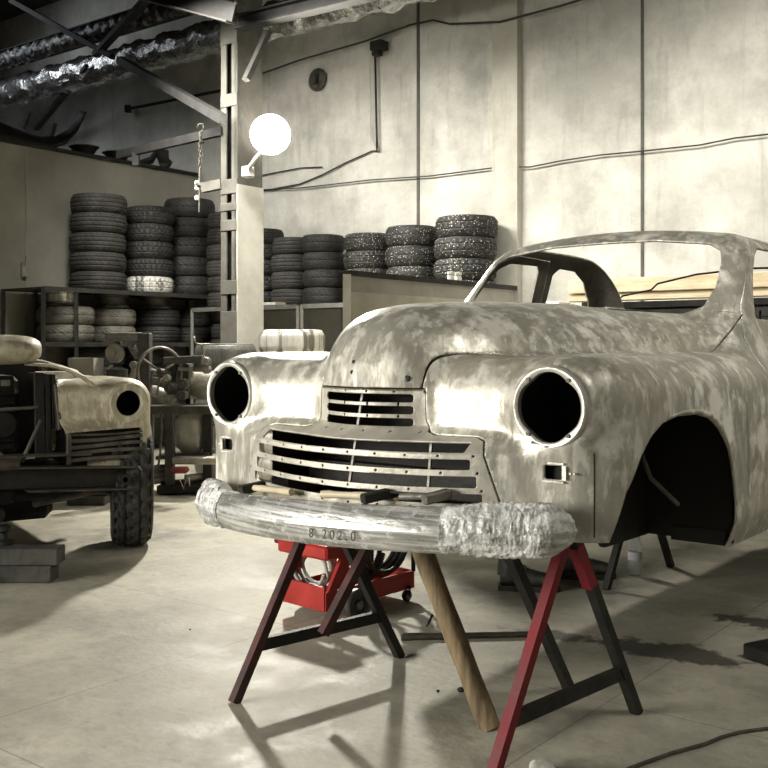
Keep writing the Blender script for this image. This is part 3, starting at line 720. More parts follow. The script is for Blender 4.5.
duct('foil_duct',(17,90),(223,35),1.0,.19,'long crinkled foil duct running along the wall below the roof',.25,1.6)
duct('foil_duct',(12,58),(180,6),1.35,.10,'thinner dark wrapped duct above the long foil duct at top left',.3,.05,mat('dark_foil',(.035,.034,.032),(.16,.155,.15),9,.4,.6,bump=1,bscale=16))
# cables
def cable(name,pts,t,r,label,m=M_cable,cat='cable'):
    P3=[W(x,y,t) for x,y in pts]; out=[]
    for i in range(len(P3)-1):
        for k in range(6): 
            q=P3[i].lerp(P3[i+1],k/6); out.append(q)
    out.append(P3[-1]); b=MB(); b.tube(out,r,6); return mk(name,b,m,loc=P3[0],label=label,cat=cat,smooth=True)
cable('wall_cable',[(258,190),(300,188),(370,180),(430,176),(500,167),(530,167),(560,161),(600,155),(643,151),(700,145),(735,138),(770,134),(820,128)],.05,.008,'long slack dark cable strung across the back wall')
cable('wall_cable',[(258,176),(300,168),(322,167)],.03,.008,'straight dark cable behind the shining lamp')
cable('wall_cable',[(262,191),(300,184),(322,175),(345,163),(372,151),(378,151)],.03,.009,'dark cable curving up to the foot of the wall conduit')
cable('wall_cable',[(371,47),(370,70),(371,110),(370,135),(378,150)],.06,.007,'pale cable hanging beside the wall conduit',M_cablel)
cable('wall_conduit',[(375,48),(376,100),(377,150)],.06,.014,'thin vertical dark conduit on the wall left of the tall joint','' and None or M_frame,'conduit')
cable('wall_cable',[(255,76),(300,60),(366,41),(410,25),(433,20),(450,24),(500,22),(560,6),(600,-6)],.12,.012,'thin dark cable climbing the wall up to the roof beam')
a=W(379,46,.12); b=MB(); b.box(a,(.16,.14,.10),rz=ROT_ROOM); b.box(a+Vector((-.02,-.02,-.09)),(.10,.10,.06),rz=ROT_ROOM,bev=.01); mk('junction_box',b,M_frame,loc=a,label='small dark box at the top of the wall conduit',cat='box')
a=W(318,80,.02); v=thing('wall_socket','round grey socket plate mounted high on the back wall','socket',a)
b=MB(); b.lathe([(.001,0),(.13,0),(.14,.02),(.11,.04),(.10,.03),(.001,.03)],24,a,axis=-Vd); mk('round_plate',b,M_rust,v,smooth=35)
b=MB(); b.box(a-Vd*.07,(.09,.07,.13),rz=ROT_ROOM,bev=.01); mk('socket_block',b,M_mach,v)
a=W(378,151,.05); 
# chain and rod hanging left of the column
hp=P(201,122,10.6)
hk=thing('hoist_chain','rusty hook and chain hanging left of the column','chain',P(201,212,10.6))
b=MB()
b.tube([P(197,128,10.6),P(199,124,10.6),P(203,124,10.6),P(204,129,10.6),P(200,133,10.6),P(200,140,10.6),P(204,143,10.6)],.012,8); mk('hook',b,M_rust,hk,smooth=True)
b=MB()
for i in range(14):
    y=134+i*2.6; c=P(200.5+math.sin(i)*.6,y,10.6); Q=Matrix.Translation(c)@Matrix.Rotation(i*math.pi/2,4,'Z')
    vs=[Q@Vector((.017*math.cos(a),0,.026*math.sin(a))) for a in np.linspace(0,2*math.pi,11)[:-1]]; b.tube(vs,.006,6,closed=True)
mk('chain_links',b,M_rust,hk,smooth=True,kind='stuff')
b=MB(); b.tube([P(199.5,168,10.6),P(199,212,10.6)],.008,8); mk('hanging_rod',b,M_steel,hk)
# bracket on the column with small white insulators
br=thing('column_bracket','grey bracket with small white fittings on the left face of the column','bracket',P(215,185,10.5))
b=MB(); b.bar(P(203,188,10.55),P(222,184,10.45),.07,.10); mk('bracket_arm',b,M_colm,br)
b=MB(); b.bar(P(196,184,10.6),P(221,184,10.45),.02,.03); mk('upper_rod',b,M_steel,br)
for y in(183,188,198):
    b=MB(); b.box(P(197,y,10.62),(.045,.04,.05),bev=.008); mk('insulator',b,M_white,br)
# ------------------------------------------------------------------ things on top of the partition
def Lt(px,t,z):    # point over the partition, t off it, at pixel column px
    a=L(px,300,t); return Vector((a.x,a.y,z))
ZT=3.59
def basin(px,t,label):
    c=Lt(px,t,ZT); o=thing('metal_basin',label,'basin',c); 
    b=MB(); b.lathe([(.001,.0),(.10,.0),(.14,.07),(.17,.105),(.18,.11),(.18,.118),(.165,.118),(.13,.08),(.09,.015),(.001,.015)],36,c); mk('bowl',b,M_frame,o,smooth=40)
    b=MB(); b.lathe([(.175,.108),(.186,.112),(.186,.122),(.172,.12)],36,c,closed=True); mk('rim',b,M_steel,o,smooth=True)
basin(84,-.17,'dark metal basin on the partition top, the left of two'); basin(117,-.17,'dark metal basin on the partition top, the right of two')
c=Lt(155,-.1,ZT); b=MB(); b.tube([c+Vector((-.2,0,.05)),c+Vector((-.05,0,.10)),c+Vector((.02,0,.2)),c+Vector((.10,0,.10)),c+Vector((.2,0,.04))],[.05,.05,.06,.07,.05],8); b.box(c+Vector((.12,0,.12)),(.10,.1,.22)); mk('metal_scrap',b,M_frame,loc=c,label='dark lump of scrap metal beside the basins on the partition',cat='scrap',smooth=30)
# curved dark fender panel lying on the partition
fp_z=1
fp=thing('curved_panel','long dark curved sheet panel with upturned end lying on the partition top','panel',Lt(40,-.1,ZT))
pts=[(-25,110),(0,122),(20,130),(40,136),(55,136),(66,130),(74,121),(80,111)]; bots=[(-25,139),(0,143.5),(20,146),(40,148.5),(54,149.5),(66,145),(78,132),(86,114)]
top=[L(x,y,-.18) for x,y in pts]; bot_=[L(x,y-.8,-.06) for x,y in bots]
def fpf(u,v):
    i=min(int(u*(len(top)-1)),len(top)-2); f=u*(len(top)-1)-i; p=top[i].lerp(top[i+1],f); q_=bot_[i].lerp(bot_[i+1],f)
    return p.lerp(q_,v)+U*(.05*math.sin(v*math.pi))
b=MB(); b.grid(fpf,28,8); o=mk('curved_sheet',b,M_frame,fp,smooth=True); md=o.modifiers.new('t','SOLIDIFY'); md.thickness=.02
b=MB(); b.bar(L(50,137,-.2),L(53,124,-.2),.10,.05); mk('bracket_stub',b,M_beam,fp)
b=MB(); b.bar(L(24,128,-.2),L(30,112,-.2),.03,.03); mk('bracket_stub',b,M_beam,fp)
c=L(24,270,.02); b=MB(); b.box(c,(.05,.07,.17),rz=ROT_ROOM,bev=.01); b.cyl(c+U*.02+Vector((0,0,.05)),c+U*.05+Vector((0,0,.16)),.01); mk('panel_latch',b,M_machl,loc=c,label='small latch on the partition panel at far left',cat='latch')
# ------------------------------------------------------------------ tyres
def tyre_mb(R_,Wd,kind=0,seed=0,n=112):
    # axis along z, bottom at z=0
    h=Wd/2; rim=R_*.60
    half=[(rim,.34*Wd),(rim+.012,.40*Wd),(R_*.72,.475*Wd),(R_*.82,.5*Wd),(R_*.90,.475*Wd),(R_*.945,.43*Wd),(R_*.958,.42*Wd),(R_*.965,.40*Wd),(R_*.982,.385*Wd),(R_*.99,.34*Wd)]
    tr=np.linspace(.33*Wd,-.33*Wd,13); half=[(r-(.010 if z<.45*Wd and r>R_*.9 else 0),z) for r,z in half]
    prof=half+[(R_,t) for t in tr]+[(r,-z) for r,z in reversed(half)]+[(rim-.004,-.30*Wd),(rim-.004,.30*Wd)]
    m=len(prof); vs=[];fs=[]
    for k in range(n):
        a=2*math.pi*k/n
        for i,(r,z) in enumerate(prof):
            q=i-len(half)
            if 0<=q<13: r-=.011*((q-6)/6)**4
            if 0<=q<13:
                if kind==9: pass
                elif kind==1:   # chevron blocks
                    ph=(k+abs(q-6)*1)%4; r-= .009 if ph==0 else 0
                    if q in(6,): r-=.006
                elif kind==3:
                    ph=(k+(1 if q in(1,2,4,5,8,11) else 0)+2*(q//4))%4; r-= .020 if ph==0 or q in(3,9) else 0
                elif kind==2:
                    ph=(k+(q//3)*2)%4; r-= .010 if ph==0 or q in(3,9) else 0
                else:
                    if q in(2,6,10): r-=.009
                    elif (k+(q//4)*2)%4==0: r-=.005
            elif kind not in(3,9) and q in(-1,-2,13,14) and (k%4==0): r-=.010
            elif kind==3 and q in(-1,-2,-3,-4,13,14,15,16) and k%4<2: r-=.022
            vs.append((r*math.cos(a),r*math.sin(a),z+h))
    for k in range(n):
        l=(k+1)%n
        for i in range(m): j=(i+1)%m; fs.append((k*m+i,l*m+i,l*m+j,k*m+j))
    b=MB(); b.add(vs,fs); return b
TY={}
def tyre(kind,m,c,OD,Wd,rz,label,group,name='tyre'):
    key=(kind,m.name)
    if key not in TY:
        o=mk(name,tyre_mb(.325,.21,kind),m,smooth=32,world=True); TY[key]=o; new=o
    else: new=TY[key].copy(); COL.objects.link(new)
    new.name=name
    new.location=c; new.scale=(OD/.65,OD/.65,Wd/.21); new.rotation_euler=(0,0,rz)
    new['label']=label; new['category']='tyre'; new['group']=group
    return new
ORD=['bottom','second','third','fourth','fifth','sixth','seventh','eighth']
def ordn(i,n): return 'topmost' if i==n-1 else ('bottom' if i==0 else ORD[i]+' from the bottom')
def stack(px,t,z0,n,OD,Wd,m,desc,where,group,kind=0,side='W',skip=(),mk2=None):
    a=(W if side=='W' else L)(px,300,t)
    for i in range(n):
        j=Vector((random.uniform(-.012,.012),random.uniform(-.012,.012),0))
        mm=m; d=desc; kd=kind; nm='tyre'
        if mk2 and i in mk2: mm,d=mk2[i]
        tyre(kd,mm,Vector((a.x,a.y,z0+i*Wd))+j,OD,Wd-.003,random.uniform(0,6),f'{d}, {ordn(i,n)} {"in" if n>1 else "of"} {where}',group,nm)
    return a
ZS=1.90
stack(99,.42,ZS,5,.65,.226,M_rub2,'dark road tyre','the tall leftmost stack on the left rack',"tyres stacked on the left rack",0,'L')
stack(150,.42,ZS,5,.60,.213,M_rub,'dark ribbed tyre','the middle stack of the left rack',"tyres stacked on the left rack",2,'L',mk2={0:(M_wrapt,'pale film wrapped tyre')})
stack(189,.40,ZS,5,.65,.248,M_rub,'wide dark tyre','the right stack on the left rack',"tyres stacked on the left rack",1,'L')
ZB=1.73
def stackS(s,t,z0,n,OD,Wd,m,desc,where,group,kind=0,mk2=None):
    p=R(s,t,0); 
    for i in range(n):
        j=Vector((random.uniform(-.01,.01),random.uniform(-.01,.01),0)); mm,d=(mk2[i] if mk2 and i in mk2 else (m,desc))
        tyre(kind,mm,Vector((p.x,p.y,z0+i*Wd))+j,OD,Wd-.003,random.uniform(0,6),f'{d}, {ordn(i,n)} in {where}',group)
GB='tyres stacked on the back wall rack'
stackS(sOf(228,.42),.42,ZB,6,.53,.198,M_rub2,'dark tyre','the stack half hidden behind the column',GB,0)
stackS(sOf(262,.38),.38,ZB,5,.55,.19,M_rub,'dark tyre','the stack just right of the column',GB,2)
stackS(sOf(293,.45),.45,ZB,4,.505,.20,M_rub2,'grey worn tyre','the second stack right of the column',GB,0)
stackS(sOf(324,.45),.45,ZB,4,.505,.20,M_rub,'dark tyre','the stack left of the pale screen post',GB,1)
stackS(sOf(368,.45),.45,ZB-.01,4,.545,.195,M_stud,'dark studded tyre','the lowest stack behind the pale screen',GB,2)
stackS(sOf(412,.42),.42,ZB-.05,4,.58,.215,M_stud,'dark studded tyre','the stack of medium height behind the screen',GB,1)
stackS(sOf(466,.45),.45,ZB-.02,4,.65,.219,M_stud,'white speckled studded tyre','the tallest and rightmost stack',GB,2)
# ---- racks
def rack(name,label,org,along,out,n,depth,levels,posts,m,zt,cat='rack',top=True):
    o=thing(name,label,cat,org)
    along=Vector(along);out=Vector(out); rz=math.atan2(along.y,along.x)
    for z in levels:
        b=MB(); c=org+along*n/2+out*depth/2+Vector((0,0,z-.012)); b.box(c,(n,depth,.024),rz=rz); sh=mk('shelf_board',b,m,o)
        b=MB(); b.bar(org+out*depth+Vector((0,0,z-.02)),org+along*n+out*depth+Vector((0,0,z-.02)),.03,.05); mk('front_rail',b,m,sh)
    for p in posts:
        for q in(0,1):
            b=MB(); a=org+along*p+out*(depth*q); b.bar(a,a+Vector((0,0,zt)),.035,.035); mk('post',b,m,o)
    return o
k0=(L(44,300,.82)-C0).dot(-Vd); k1=.20
org=C0+U*.03-Vd*k0
n=k0-k1
kp=(L(77,300,.82)-C0).dot(-Vd)
rack('tyre_rack','dark steel rack loaded with tyres along the left partition',org,Vd,U,n,.78,[.45,.83,1.30,ZS],[0,k0-kp,n],M_shelf,ZS)
# tyres on its lower shelves
def st2(px,z,n_,OD,Wd,m,desc,where,kind=1,g='tyres on the lower rack shelves'):
    a=L(px,300,.44)
    for i in range(n_):
        tyre(kind,m,Vector((a.x,a.y,z+i*Wd)),OD,Wd-.003,random.uniform(0,6),f'{desc}, {"upper" if i==1 else "lower"} {where}',g)
st2(66,1.30,2,.64,.205,M_worn,'pale chevron tread tyre','of two left of the rack post'); st2(112,1.30,2,.56,.20,M_worn,'pale chevron tread tyre','of two right of the rack post')
st2(157,1.30,2,.58,.205,M_rub,'black tyre','of two in the middle of the rack',0); st2(191,1.30,2,.50,.205,M_rub,'black tyre','of two at the right end of the rack',0)
st2(98,.83,2,.62,.20,M_rub2,'dusty dark tyre','of two below the pale treads',0); st2(140,.83,2,.58,.20,M_rub,'dark tyre','of two low on the rack behind the machine',0)
for px,z,lab in((62,1.713,'steel wheel rim lying on the pale tyres at the left rack end'),(112,1.703,'dull steel wheel rim on the second pair of pale tyres'),(155,1.713,'dark steel rim on the black tyres in the rack middle')):
    a=L(px,300,.5); c=Vector((a.x,a.y,z)); o=thing('wheel_rim',lab,'wheel rim',c,0,'rims on the rack')
    b=MB(); b.lathe([(.17,0),(.20,.01),(.19,.03),(.165,.05),(.16,.10),(.175,.13),(.20,.14),(.205,.155),(.19,.155),(.165,.14),(.15,.10),(.15,.05),(.16,.02)],32,c,closed=True); mk('rim_barrel',b,M_chrome if px==62 else M_rust,o,smooth=35)
    b=MB(); b.lathe([(.001,.09),(.06,.09),(.09,.07),(.15,.07),(.15,.06),(.001,.06)],32,c); mk('rim_disc',b,M_rust,o,smooth=35)
# back wall racks
s0=sOf(253,.82); s1=sOf(299,.82); s2=sOf(303,.82); s3=sOf(352,.82)
rack('tyre_rack','dark framed rack standing half behind the column',R(.86,.06),U,-Vd,s1-.86,.78,[.5,1.15,ZB-.005],[0,s1-.86],M_shelfg,ZB-.02)
rack('tyre_rack','grey framed rack under the tyres right of the column',R(s2,.06),U,-Vd,s3-s2,.78,[.5,1.15,ZB-.005],[0,s3-s2],M_shelfg,ZB-.02)
s4=sOf(500,.82)
rack('tyre_rack','rack behind the pale screen carrying the studded tyres',R(s3+.05,.06),U,-Vd,s4-s3,.78,[.6,ZB-.07],[0,(s4-s3)/2,s4-s3],M_shelfg,ZB-.09)
for i,(px,lab) in enumerate(((200,'black tyre low on the small rack left of the column, lower one'),)): 
    a=R(1.16,.5); tyre(0,M_rub,Vector((a.x,a.y,1.15)),.46,.2,0,'small black tyre lying on the middle shelf of the small rack','tyre on the small rack'); tyre(0,M_rub,Vector((a.x,a.y,1.35)),.46,.2,0,'small black tyre stacked on another in the small rack','tyre on the small rack')
# cardboard
c=W(268,303,.8); 
for i,(px,w) in enumerate(((263,.26),(276,.22))):
    c=R(sOf(px,.72),.74,ZB+.0); o=MB(); o.box(c+Vector((0,0,.02+.0)),(w,.20,.03),rz=ROT_ROOM); mk('cardboard_sheet',o,M_card,loc=c,label=('pale cardboard pack at the rack edge beside the column','pale cardboard pack at the rack edge, farther from the column')[i],cat='cardboard')
# stacks behind the car: wrapped tyres
a=P(292,350,9.5)
for i in range(6):
    tyre(9,M_wrapt,Vector((a.x,a.y,i*.236)),.65 if i!=5 else .63,.233,i*1.3,f'striped film wrapped tyre, {ordn(i,6)} behind the far fender','film wrapped tyres')
a=P(231,350,9.75)
for i in range(5):
    tyre(9,M_wrapd,Vector((a.x-.06,a.y+.05,i*.258)),.60,.255,i,f'dark wrapped tyre, {ordn(i,5)} in the stack at the column foot','dark wrapped tyres')
# ---- pale screen / cubicle
A=P(347,273,7.4); d=2.42
scr=thing('screen_panel','pale sheet metal screen with a dark top rail standing behind the hood','screen',Vector((A.x,A.y,0)))
B=A+Vd*d
zt=A.z
def scrb(h0,h1,off,th=.03): 
    b=MB(); b.bar(Vector((A.x,A.y,(h0+h1)/2))+U*off,Vector((B.x,B.y,(h0+h1)/2))+U*off,th,h1-h0); return b
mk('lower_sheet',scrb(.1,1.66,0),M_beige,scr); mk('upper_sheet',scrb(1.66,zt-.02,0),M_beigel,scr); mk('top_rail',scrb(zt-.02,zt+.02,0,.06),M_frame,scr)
for q in(0,1):
    p=A.lerp(B,q); b=MB(); b.bar(Vector((p.x,p.y,0)),Vector((p.x,p.y,zt-.01)),.06,.05); mk('screen_post',b,M_beigel if q else M_beige,scr)
b=MB(); q=A+Vd*.15-U*0+Vector((0,0,0)); q=Vector((q.x,q.y,1.46)); n_=U*1.0; b.tube([q+n_*.02,q+n_*.05+Vector((0,0,.0)),q+n_*.05+Vector((0,0,-.14)),q+n_*.02+Vector((0,0,-.14))],.01,8); mk('screen_handle',b,M_frame,scr)
for i,px in enumerate((451,458)):
    k=(px-347)/(500-347); 
    # find point on rail at pixel px
    a_=(px-384)/FP; kk=(a_*A.y-A.x)/(Vd.x-a_*Vd.y); p=A+Vd*kk; p=Vector((p.x,p.y,zt+.02))
    b=MB(); b.lathe([(.001,0),(.03,0),(.032,.02),(.026,.045),(.034,.05),(.034,.07),(.001,.075)],14,p); mk('small_jar',b,M_white,loc=p,label=('small white jar on the screen rail, the left one','small white jar on the screen rail, the right one')[i],cat='jar',smooth=40)
# ---- timber rack at right
tr=thing('timber_rack','long pale timber beam on dark posts along the wall behind the car','timber rack',R(sOf(572,.9),.9,0))
s5=sOf(572,.9); s6=s5+4.2
for i,(z0,z1,dt) in enumerate(((1.655,1.72,0),(1.725,1.85,.02))):
    b=MB(); b.box(R((s5+s6)/2,.9+dt,(z0+z1)/2),(s6-s5,.12,z1-z0),rz=ROT_ROOM,bev=.006); mk('timber_beam',b,M_timber,tr)
b=MB(); b.box(R((s5+s6)/2,.5,1.62),(s6-s5-.2,.8,.05),rz=ROT_ROOM); mk('rack_top',b,M_shelf,tr)
for k in range(4):
    p=R(s5+.15+k*1.3,.9,0); b=MB(); b.bar(p,p+Vector((0,0,1.65)),.08,.08); mk('rack_post',b,M_shelf,tr)
gr=thing('wire_crate','dark crate with square mesh front under the timber beam','crate',R(s5+2.2,.5,0))
b=MB(); b.box(R(s5+2.2,.45,.80),(3.6,.5,1.56),rz=ROT_ROOM); mk('crate_body',b,M_mach,gr)
b=MB()
for k in range(13): p=R(s5+.45+k*.29,.71,.05); b.bar(p,p+Vector((0,0,1.5)),.012,.012)
for k in range(6): b.bar(R(s5+.42,.715,.1+k*.28),R(s5+4.0,.715,.1+k*.28),.012,.012)
mk('mesh_front',b,M_frame,gr,kind='stuff')
c=R(sOf(563,1.0)-.12,1.0,0); b=MB(); b.box(c+Vector((0,0,.83)),(.28,.2,1.66),rz=ROT_ROOM,bev=.01); mk('white_cabinet',b,M_white,loc=c,label='narrow white cabinet seen through the far quarter window',cat='cabinet')
# ================================================================== THE MACHINE (behind the second car)
Dm=8.6
ma=thing('workshop_machine','old lathe like machine with a large handwheel between the two cars','machine',G(185,492))
def Pm(x,y,dz=0): return P(x,y,Dm+dz)
def mbar(nm,a,b_,w,h,m,dz=0,par=ma): b=MB(); b.bar(Pm(*a,dz),Pm(*b_,dz),w,h,bev=.004); return mk(nm,b,m,par)
def mcyl(nm,c,r,ln,m,dz=0,ax=(-.25,-1,0),par=ma,n=24,steps=None):
    b=MB(); a=Vector(ax).normalized(); c=Pm(*c,dz)
    prof=steps or [(.001,-ln/2),(r*.92,-ln/2),(r,-ln/2+.008),(r,ln/2-.008),(r*.92,ln/2),(r*.3,ln/2),(r*.28,ln/2+.015),(.001,ln/2+.015)]
    b.lathe(prof,n,c,axis=a); return mk(nm,b,m,par,smooth=35)
mbar('upright_post',(145,333),(145,404),.10,.12,M_mach,-.05)
mbar('top_arm',(106,337),(141,337),.10,.075,M_steel,-.05)
mcyl('pulley_disc',(115,353),.085,.045,M_machl,-.05)
mbar('curved_lug',(130,344),(138,358),.07,.05,M_steel,-.05)
mcyl('arm_boss',(136,351),.03,.09,M_steel,-.1)
mbar('disc_hanger',(118,342),(118,352),.05,.06,M_mach,0)
mcyl('knob',(134,365),.033,.05,M_machl,-.15)
b=MB(); b.tube([Pm(134,368,-.15),Pm(134,374,-.12),Pm(129,381,-.1),Pm(124,383,-.1)],[.02,.03,.035,.05],12); mk('curved_handle',b,M_machl,ma,smooth=True)
mbar('motor_block',(108,375),(126,375),.12,.10,M_mach,-.1)
b=MB(); b.tube([Pm(104,379,-.15),Pm(110,366,-.15),Pm(113,366,-.15)],.008,8); mk('lever',b,M_machl,ma,smooth=True)
# handwheel: tilted ring
hc=Pm(160,372,-.25); hw=[]
for k in range(40):
    a=2*math.pi*k/40; p=Vector((.155*math.cos(a),0.13*math.cos(a),.205*math.sin(a))); hw.append(hc+p)
b=MB(); b.tube(hw,.0125,10,closed=True); h_=mk('handwheel_rim',b,M_steel,ma,smooth=True)
for k in(3,16,29):
    b=MB(); b.tube([hc+Vector((0,.03,0)),hw[k]],.009,8); mk('handwheel_spoke',b,M_steel,h_,smooth=True)
b=MB(); b.cyl(hc+Vector((0,-.03,0)),hc+Vector((.05,.14,0)),.028); mk('handwheel_hub',b,M_mach,h_)
mbar('cross_slide',(165,361),(204,359),.13,.065,M_mach,-.1)
mbar('slide_block',(166,374),(178,374),.12,.14,M_mach,-.05)
mbar('slide_shaft',(178,369),(205,370),.035,.035,M_steel,-.12)
mcyl('dial_knob',(206,361),.035,.07,M_steel,-.2); mcyl('dial_knob',(207,370),.032,.07,M_steel,-.2)
b=MB(); b.tube([Pm(194,336,-.1),Pm(194.5,341,-.1),Pm(196,344,-.1),Pm(202.5,344.5,-.1),Pm(210,344,-.1)],.009,8); mk('t_handle',b,M_steel,ma,smooth=True)
b=MB(); b.cyl(Pm(202.5,345,-.1),Pm(202.5,358,-.1),.014); mk('t_handle_stem',b,M_steel,ma)
mbar('tool_post',(191,366),(191,378),.035,.05,M_steel,-.15)
mcyl('feed_cone',(184,384),.045,.06,M_mach,-.2); mcyl('feed_knob',(183,395),.04,.07,M_mach,-.22); mcyl('feed_knob',(171,388),.045,.10,M_mach,-.2); mcyl('feed_knob',(170,399),.042,.08,M_steel,-.22); mcyl('feed_knob',(167,378),.03,.06,M_machl,-.22)
for i,(x0,y0,x1,y1,r) in enumerate(((150,371,164,372,.022),(149,379,165,381,.022))):
    b=MB(); b.cyl(Pm(x0,y0,.0),Pm(x1,y1,-.05),r); mk('round_bar',b,M_machl,ma,smooth=40)
mbar('apron',(172,380),(190,381),.10,.30,M_mach,.02)
mbar('bed',(150,409),(214,409),.30,.07,M_mach,0)
for x,dz in((170,-.12),(208,-.05)):
    mbar('leg',(x,412),(x,486),.075,.075,M_frame if x>200 else M_mach,dz)
mbar('leg',(150,412),(150,480),.06,.06,M_mach,.25)
mbar('base_frame',(162,487),(214,484),.40,.07,M_frame,0)
mbar('lower_shelf',(160,456),(212,452),.35,.03,M_mach,.05)
b=MB(); b.tube([Pm(161,412,-.2),Pm(162,430,-.2),Pm(160,455,-.2),Pm(157,474,-.2)],.009,8); mk('drain_pipe',b,M_rust,ma,smooth=True)
b=MB(); b.tube([Pm(180,480,-.3),Pm(184,489,-.3),Pm(186,480,-.3),Pm(190,486,-.3),Pm(189,478,-.3)],.005,6); mk('loose_wire',b,M_cablel,ma,smooth=True)
# odds and ends piled at / on the machine
def blob(name,c,r,sc,m,label,cat,amp=.25,seed=0,par=None):
    rs=np.random.RandomState(seed); ph=rs.rand(6,3)*6
    b=MB(); b.sphere((0,0,0),1,26,(1,1,1)); vs=[]
    for v in b.v:
        v=Vector(v); w=sum(math.sin(v.x*(2+i)+ph[i][0])*math.sin(v.y*(2.5+i)+ph[i][1])*math.sin(v.z*(2+i)+ph[i][2])/(1+i*.5) for i in range(6))
        v=v*(1+amp*w); vs.append(Vector(c)+Vector((v.x*r*sc[0],v.y*r*sc[1],max(v.z*r*sc[2],-r*sc[2]))))
    b.v=[tuple(v) for v in vs]; lo=min(v[2] for v in b.v)
    return mk(name,b,m,loc=Vector((c[0],c[1],lo)),label=label,cat=cat,smooth=60)
M_bag=mat('cloudy_plastic_bag',(.26,.25,.215),(.50,.48,.43),5,.25,0,bump=.8,bscale=9,coat=.5)
zt_s=Pm(180,453,.05).z
bgp=Pm(190,432,.02); blob('plastic_bag',bgp,.17,(.95,.5,1.15),M_bag,'cloudy plastic bag bulging under the machine bed','bag',.12,2)
sp=Pm(190,447,-.2)
b=MB(); b.box(Pm(199,459,-.10),(.40,.30,.06),bev=.01); mk('folded_sheet',b,M_machl,loc=Pm(199,463,-.10),label='pale padded sheet lying on the low machine shelf',cat='sheet',smooth=40)
b=MB(); b.box(Pm(180,470,-.3),(.14,.10,.05),bev=.015); mk('red_rag',b,mat('dark_red_rag',(.12,.015,.02),(.22,.03,.03),12,.9,bump=.5),loc=Pm(180,474,-.3),label='dark red rag in the clutter below the machine',cat='rag',smooth=40)
sh=blob('crumpled_sheet',Pm(203,385,.15),.16,(1.3,.5,.8),M_machl,'pale crumpled cloth behind the machine knobs','cloth',.15,5)
blob('crumpled_sheet',Pm(158,399,.12),.11,(1.4,.5,.9),M_machl,'pale crumpled paper behind the handwheel','paper',.2,8)
for i,(x,y,ln) in enumerate(((150,476,.26),(156,482,.22),(150,470,.24),(197,478,.2))):
    c=G(158,494); p=Pm(x,y,-.1); b=MB(); b.cyl(p+Vector((-ln/2,0,0)),p+Vector((ln/2,.1,.01)),.03); mk('metal_offcut',b,M_machl if i%2 else M_steel,loc=p,label=['pale tube offcut beside the machine base, lowest','pale tube offcut behind the machine base','steel tube offcut on the pile by the big tyre','short steel tube on the machine base'][i],cat='offcut',smooth=40)
b=MB(); b.box(Vector((-2.35,8.0,.16)),(.30,.26,.32),bev=.01); mk('scrap_box',b,M_mach,loc=(-2.35,8.0,0),label='grey box of scrap between the second car and the machine',cat='box')
# grey crate behind second car fender
b=MB(); b.box(P(86,371,8.4)+Vector((0,0,-.55)),(.22,.22,1.32),rz=-.1); mk('pale_cabinet',b,M_beigel,loc=Vector((P(86,371,8.4).x,8.4,0)),label='small pale cabinet top showing behind the second car fender',cat='cabinet')
# ================================================================== SECOND CAR
PH=33*D2R
O2=Vector((-1.54-.65*math.cos(PH)-.03*math.sin(PH),6.0-.65*math.sin(PH)+.03*math.cos(PH),0))
c2=thing('wrecked_car','stripped dirty car front with open engine bay at the left edge','car',O2,PH)
DZ=-.166
def lift(o): o.location=(0,0,DZ); return o
def holes2(V):
    x,y,z=V.T; a=np.where(y<.12,np.sqrt((np.abs(x)-.65)**2+(z-1.08)**2)-.09,1.0)
    b_=np.where(np.abs(x)>.55,sdpoly(y,z,[(.10,.5),(.12,.70),(.16,.80),(.22,.87),(.30,.93),(.40,.97),(.55,.98),(.75,.97),(.9,.92),(.95,.80),(.97,.70),(.97,.5)]),1.0)
    return np.minimum(a,b_)
V2,T2=clip(BV0,BT0,lambda V: 1.06-V[:,1]); V2,T2=clip(V2,T2,lambda V: V[:,0]-.245); V2,T2=clip(V2,T2,holes2)
V2,T2=clip(V2,T2,lambda V: -hoodreg(V)-GAP)
V2,T2=clip(V2,T2,lambda V: np.maximum(V[:,2]-.930,V[:,0]-.735))
V2,T2=clip(V2,T2,lambda V: V[:,0]-.245)
V2,T2=clip(V2,T2,lambda V: V[:,2]-.64)
lift(npmesh('front_fender',V2,T2,[M_car2,M_inner],c2))
b=MB(); b.lathe([(.076,-.01),(.076,.012),(.082,.018),(.110,.018),(.117,.012),(.119,-.004)],56,(.65,-.046,1.08+DZ),axis=(0,-1,0)); mk('headlight_ring',b,M_car2,c2,world=False,smooth=35)
b=MB(); b.lathe([(.107,0),(.11,.10),(.085,.20),(.001,.205)],40,(.65,-.035,1.08+DZ),axis=(0,1,0)); mk('headlight_shade_cup',b,M_black,c2,world=False,smooth=40)  # black cup puts shade behind the lamp opening
def q(name,c,s,m,bev=0,par=c2): b=MB(); b.box(c,s,bev=bev); return mk(name,b,m,par,world=False)
def qb(name,a,b_,w,h,m,par=c2): b=MB(); b.bar(a,b_,w,h,bev=.003); return mk(name,b,m,par,world=False)
def qt(name,pts,r,m,par=c2,n=8): b=MB(); b.tube(pts,r,n); return mk(name,b,m,par,world=False,smooth=40)
# grille bars, bent
for i,z in enumerate((.742,.712,.675,.637,.598)):
    pts=[(x,-.045-.05*(1-(x/.75)**2),z+.006*math.sin(x*9+i)-(.018*(.6-x) if i==4 else 0)) for x in np.linspace(.30,.735,9)]
    b=MB()
    for k in range(8): b.bar(pts[k],pts[k+1],.012,.020 if i else .012)
    mk('grille_bar',b,M_rust,c2,world=False)
qb('grille_end_post',(.285,-.09,.57),(.285,-.09,.77),.025,.03,M_rust)
q('grille_shade_sheet',(.50,.04,.67),(.48,.01,.26),M_black)  # black sheet stands in for the dark behind the bars
q('lower_valance',(.58,-.03,.555),(.34,.03,.06),M_car2,.01)
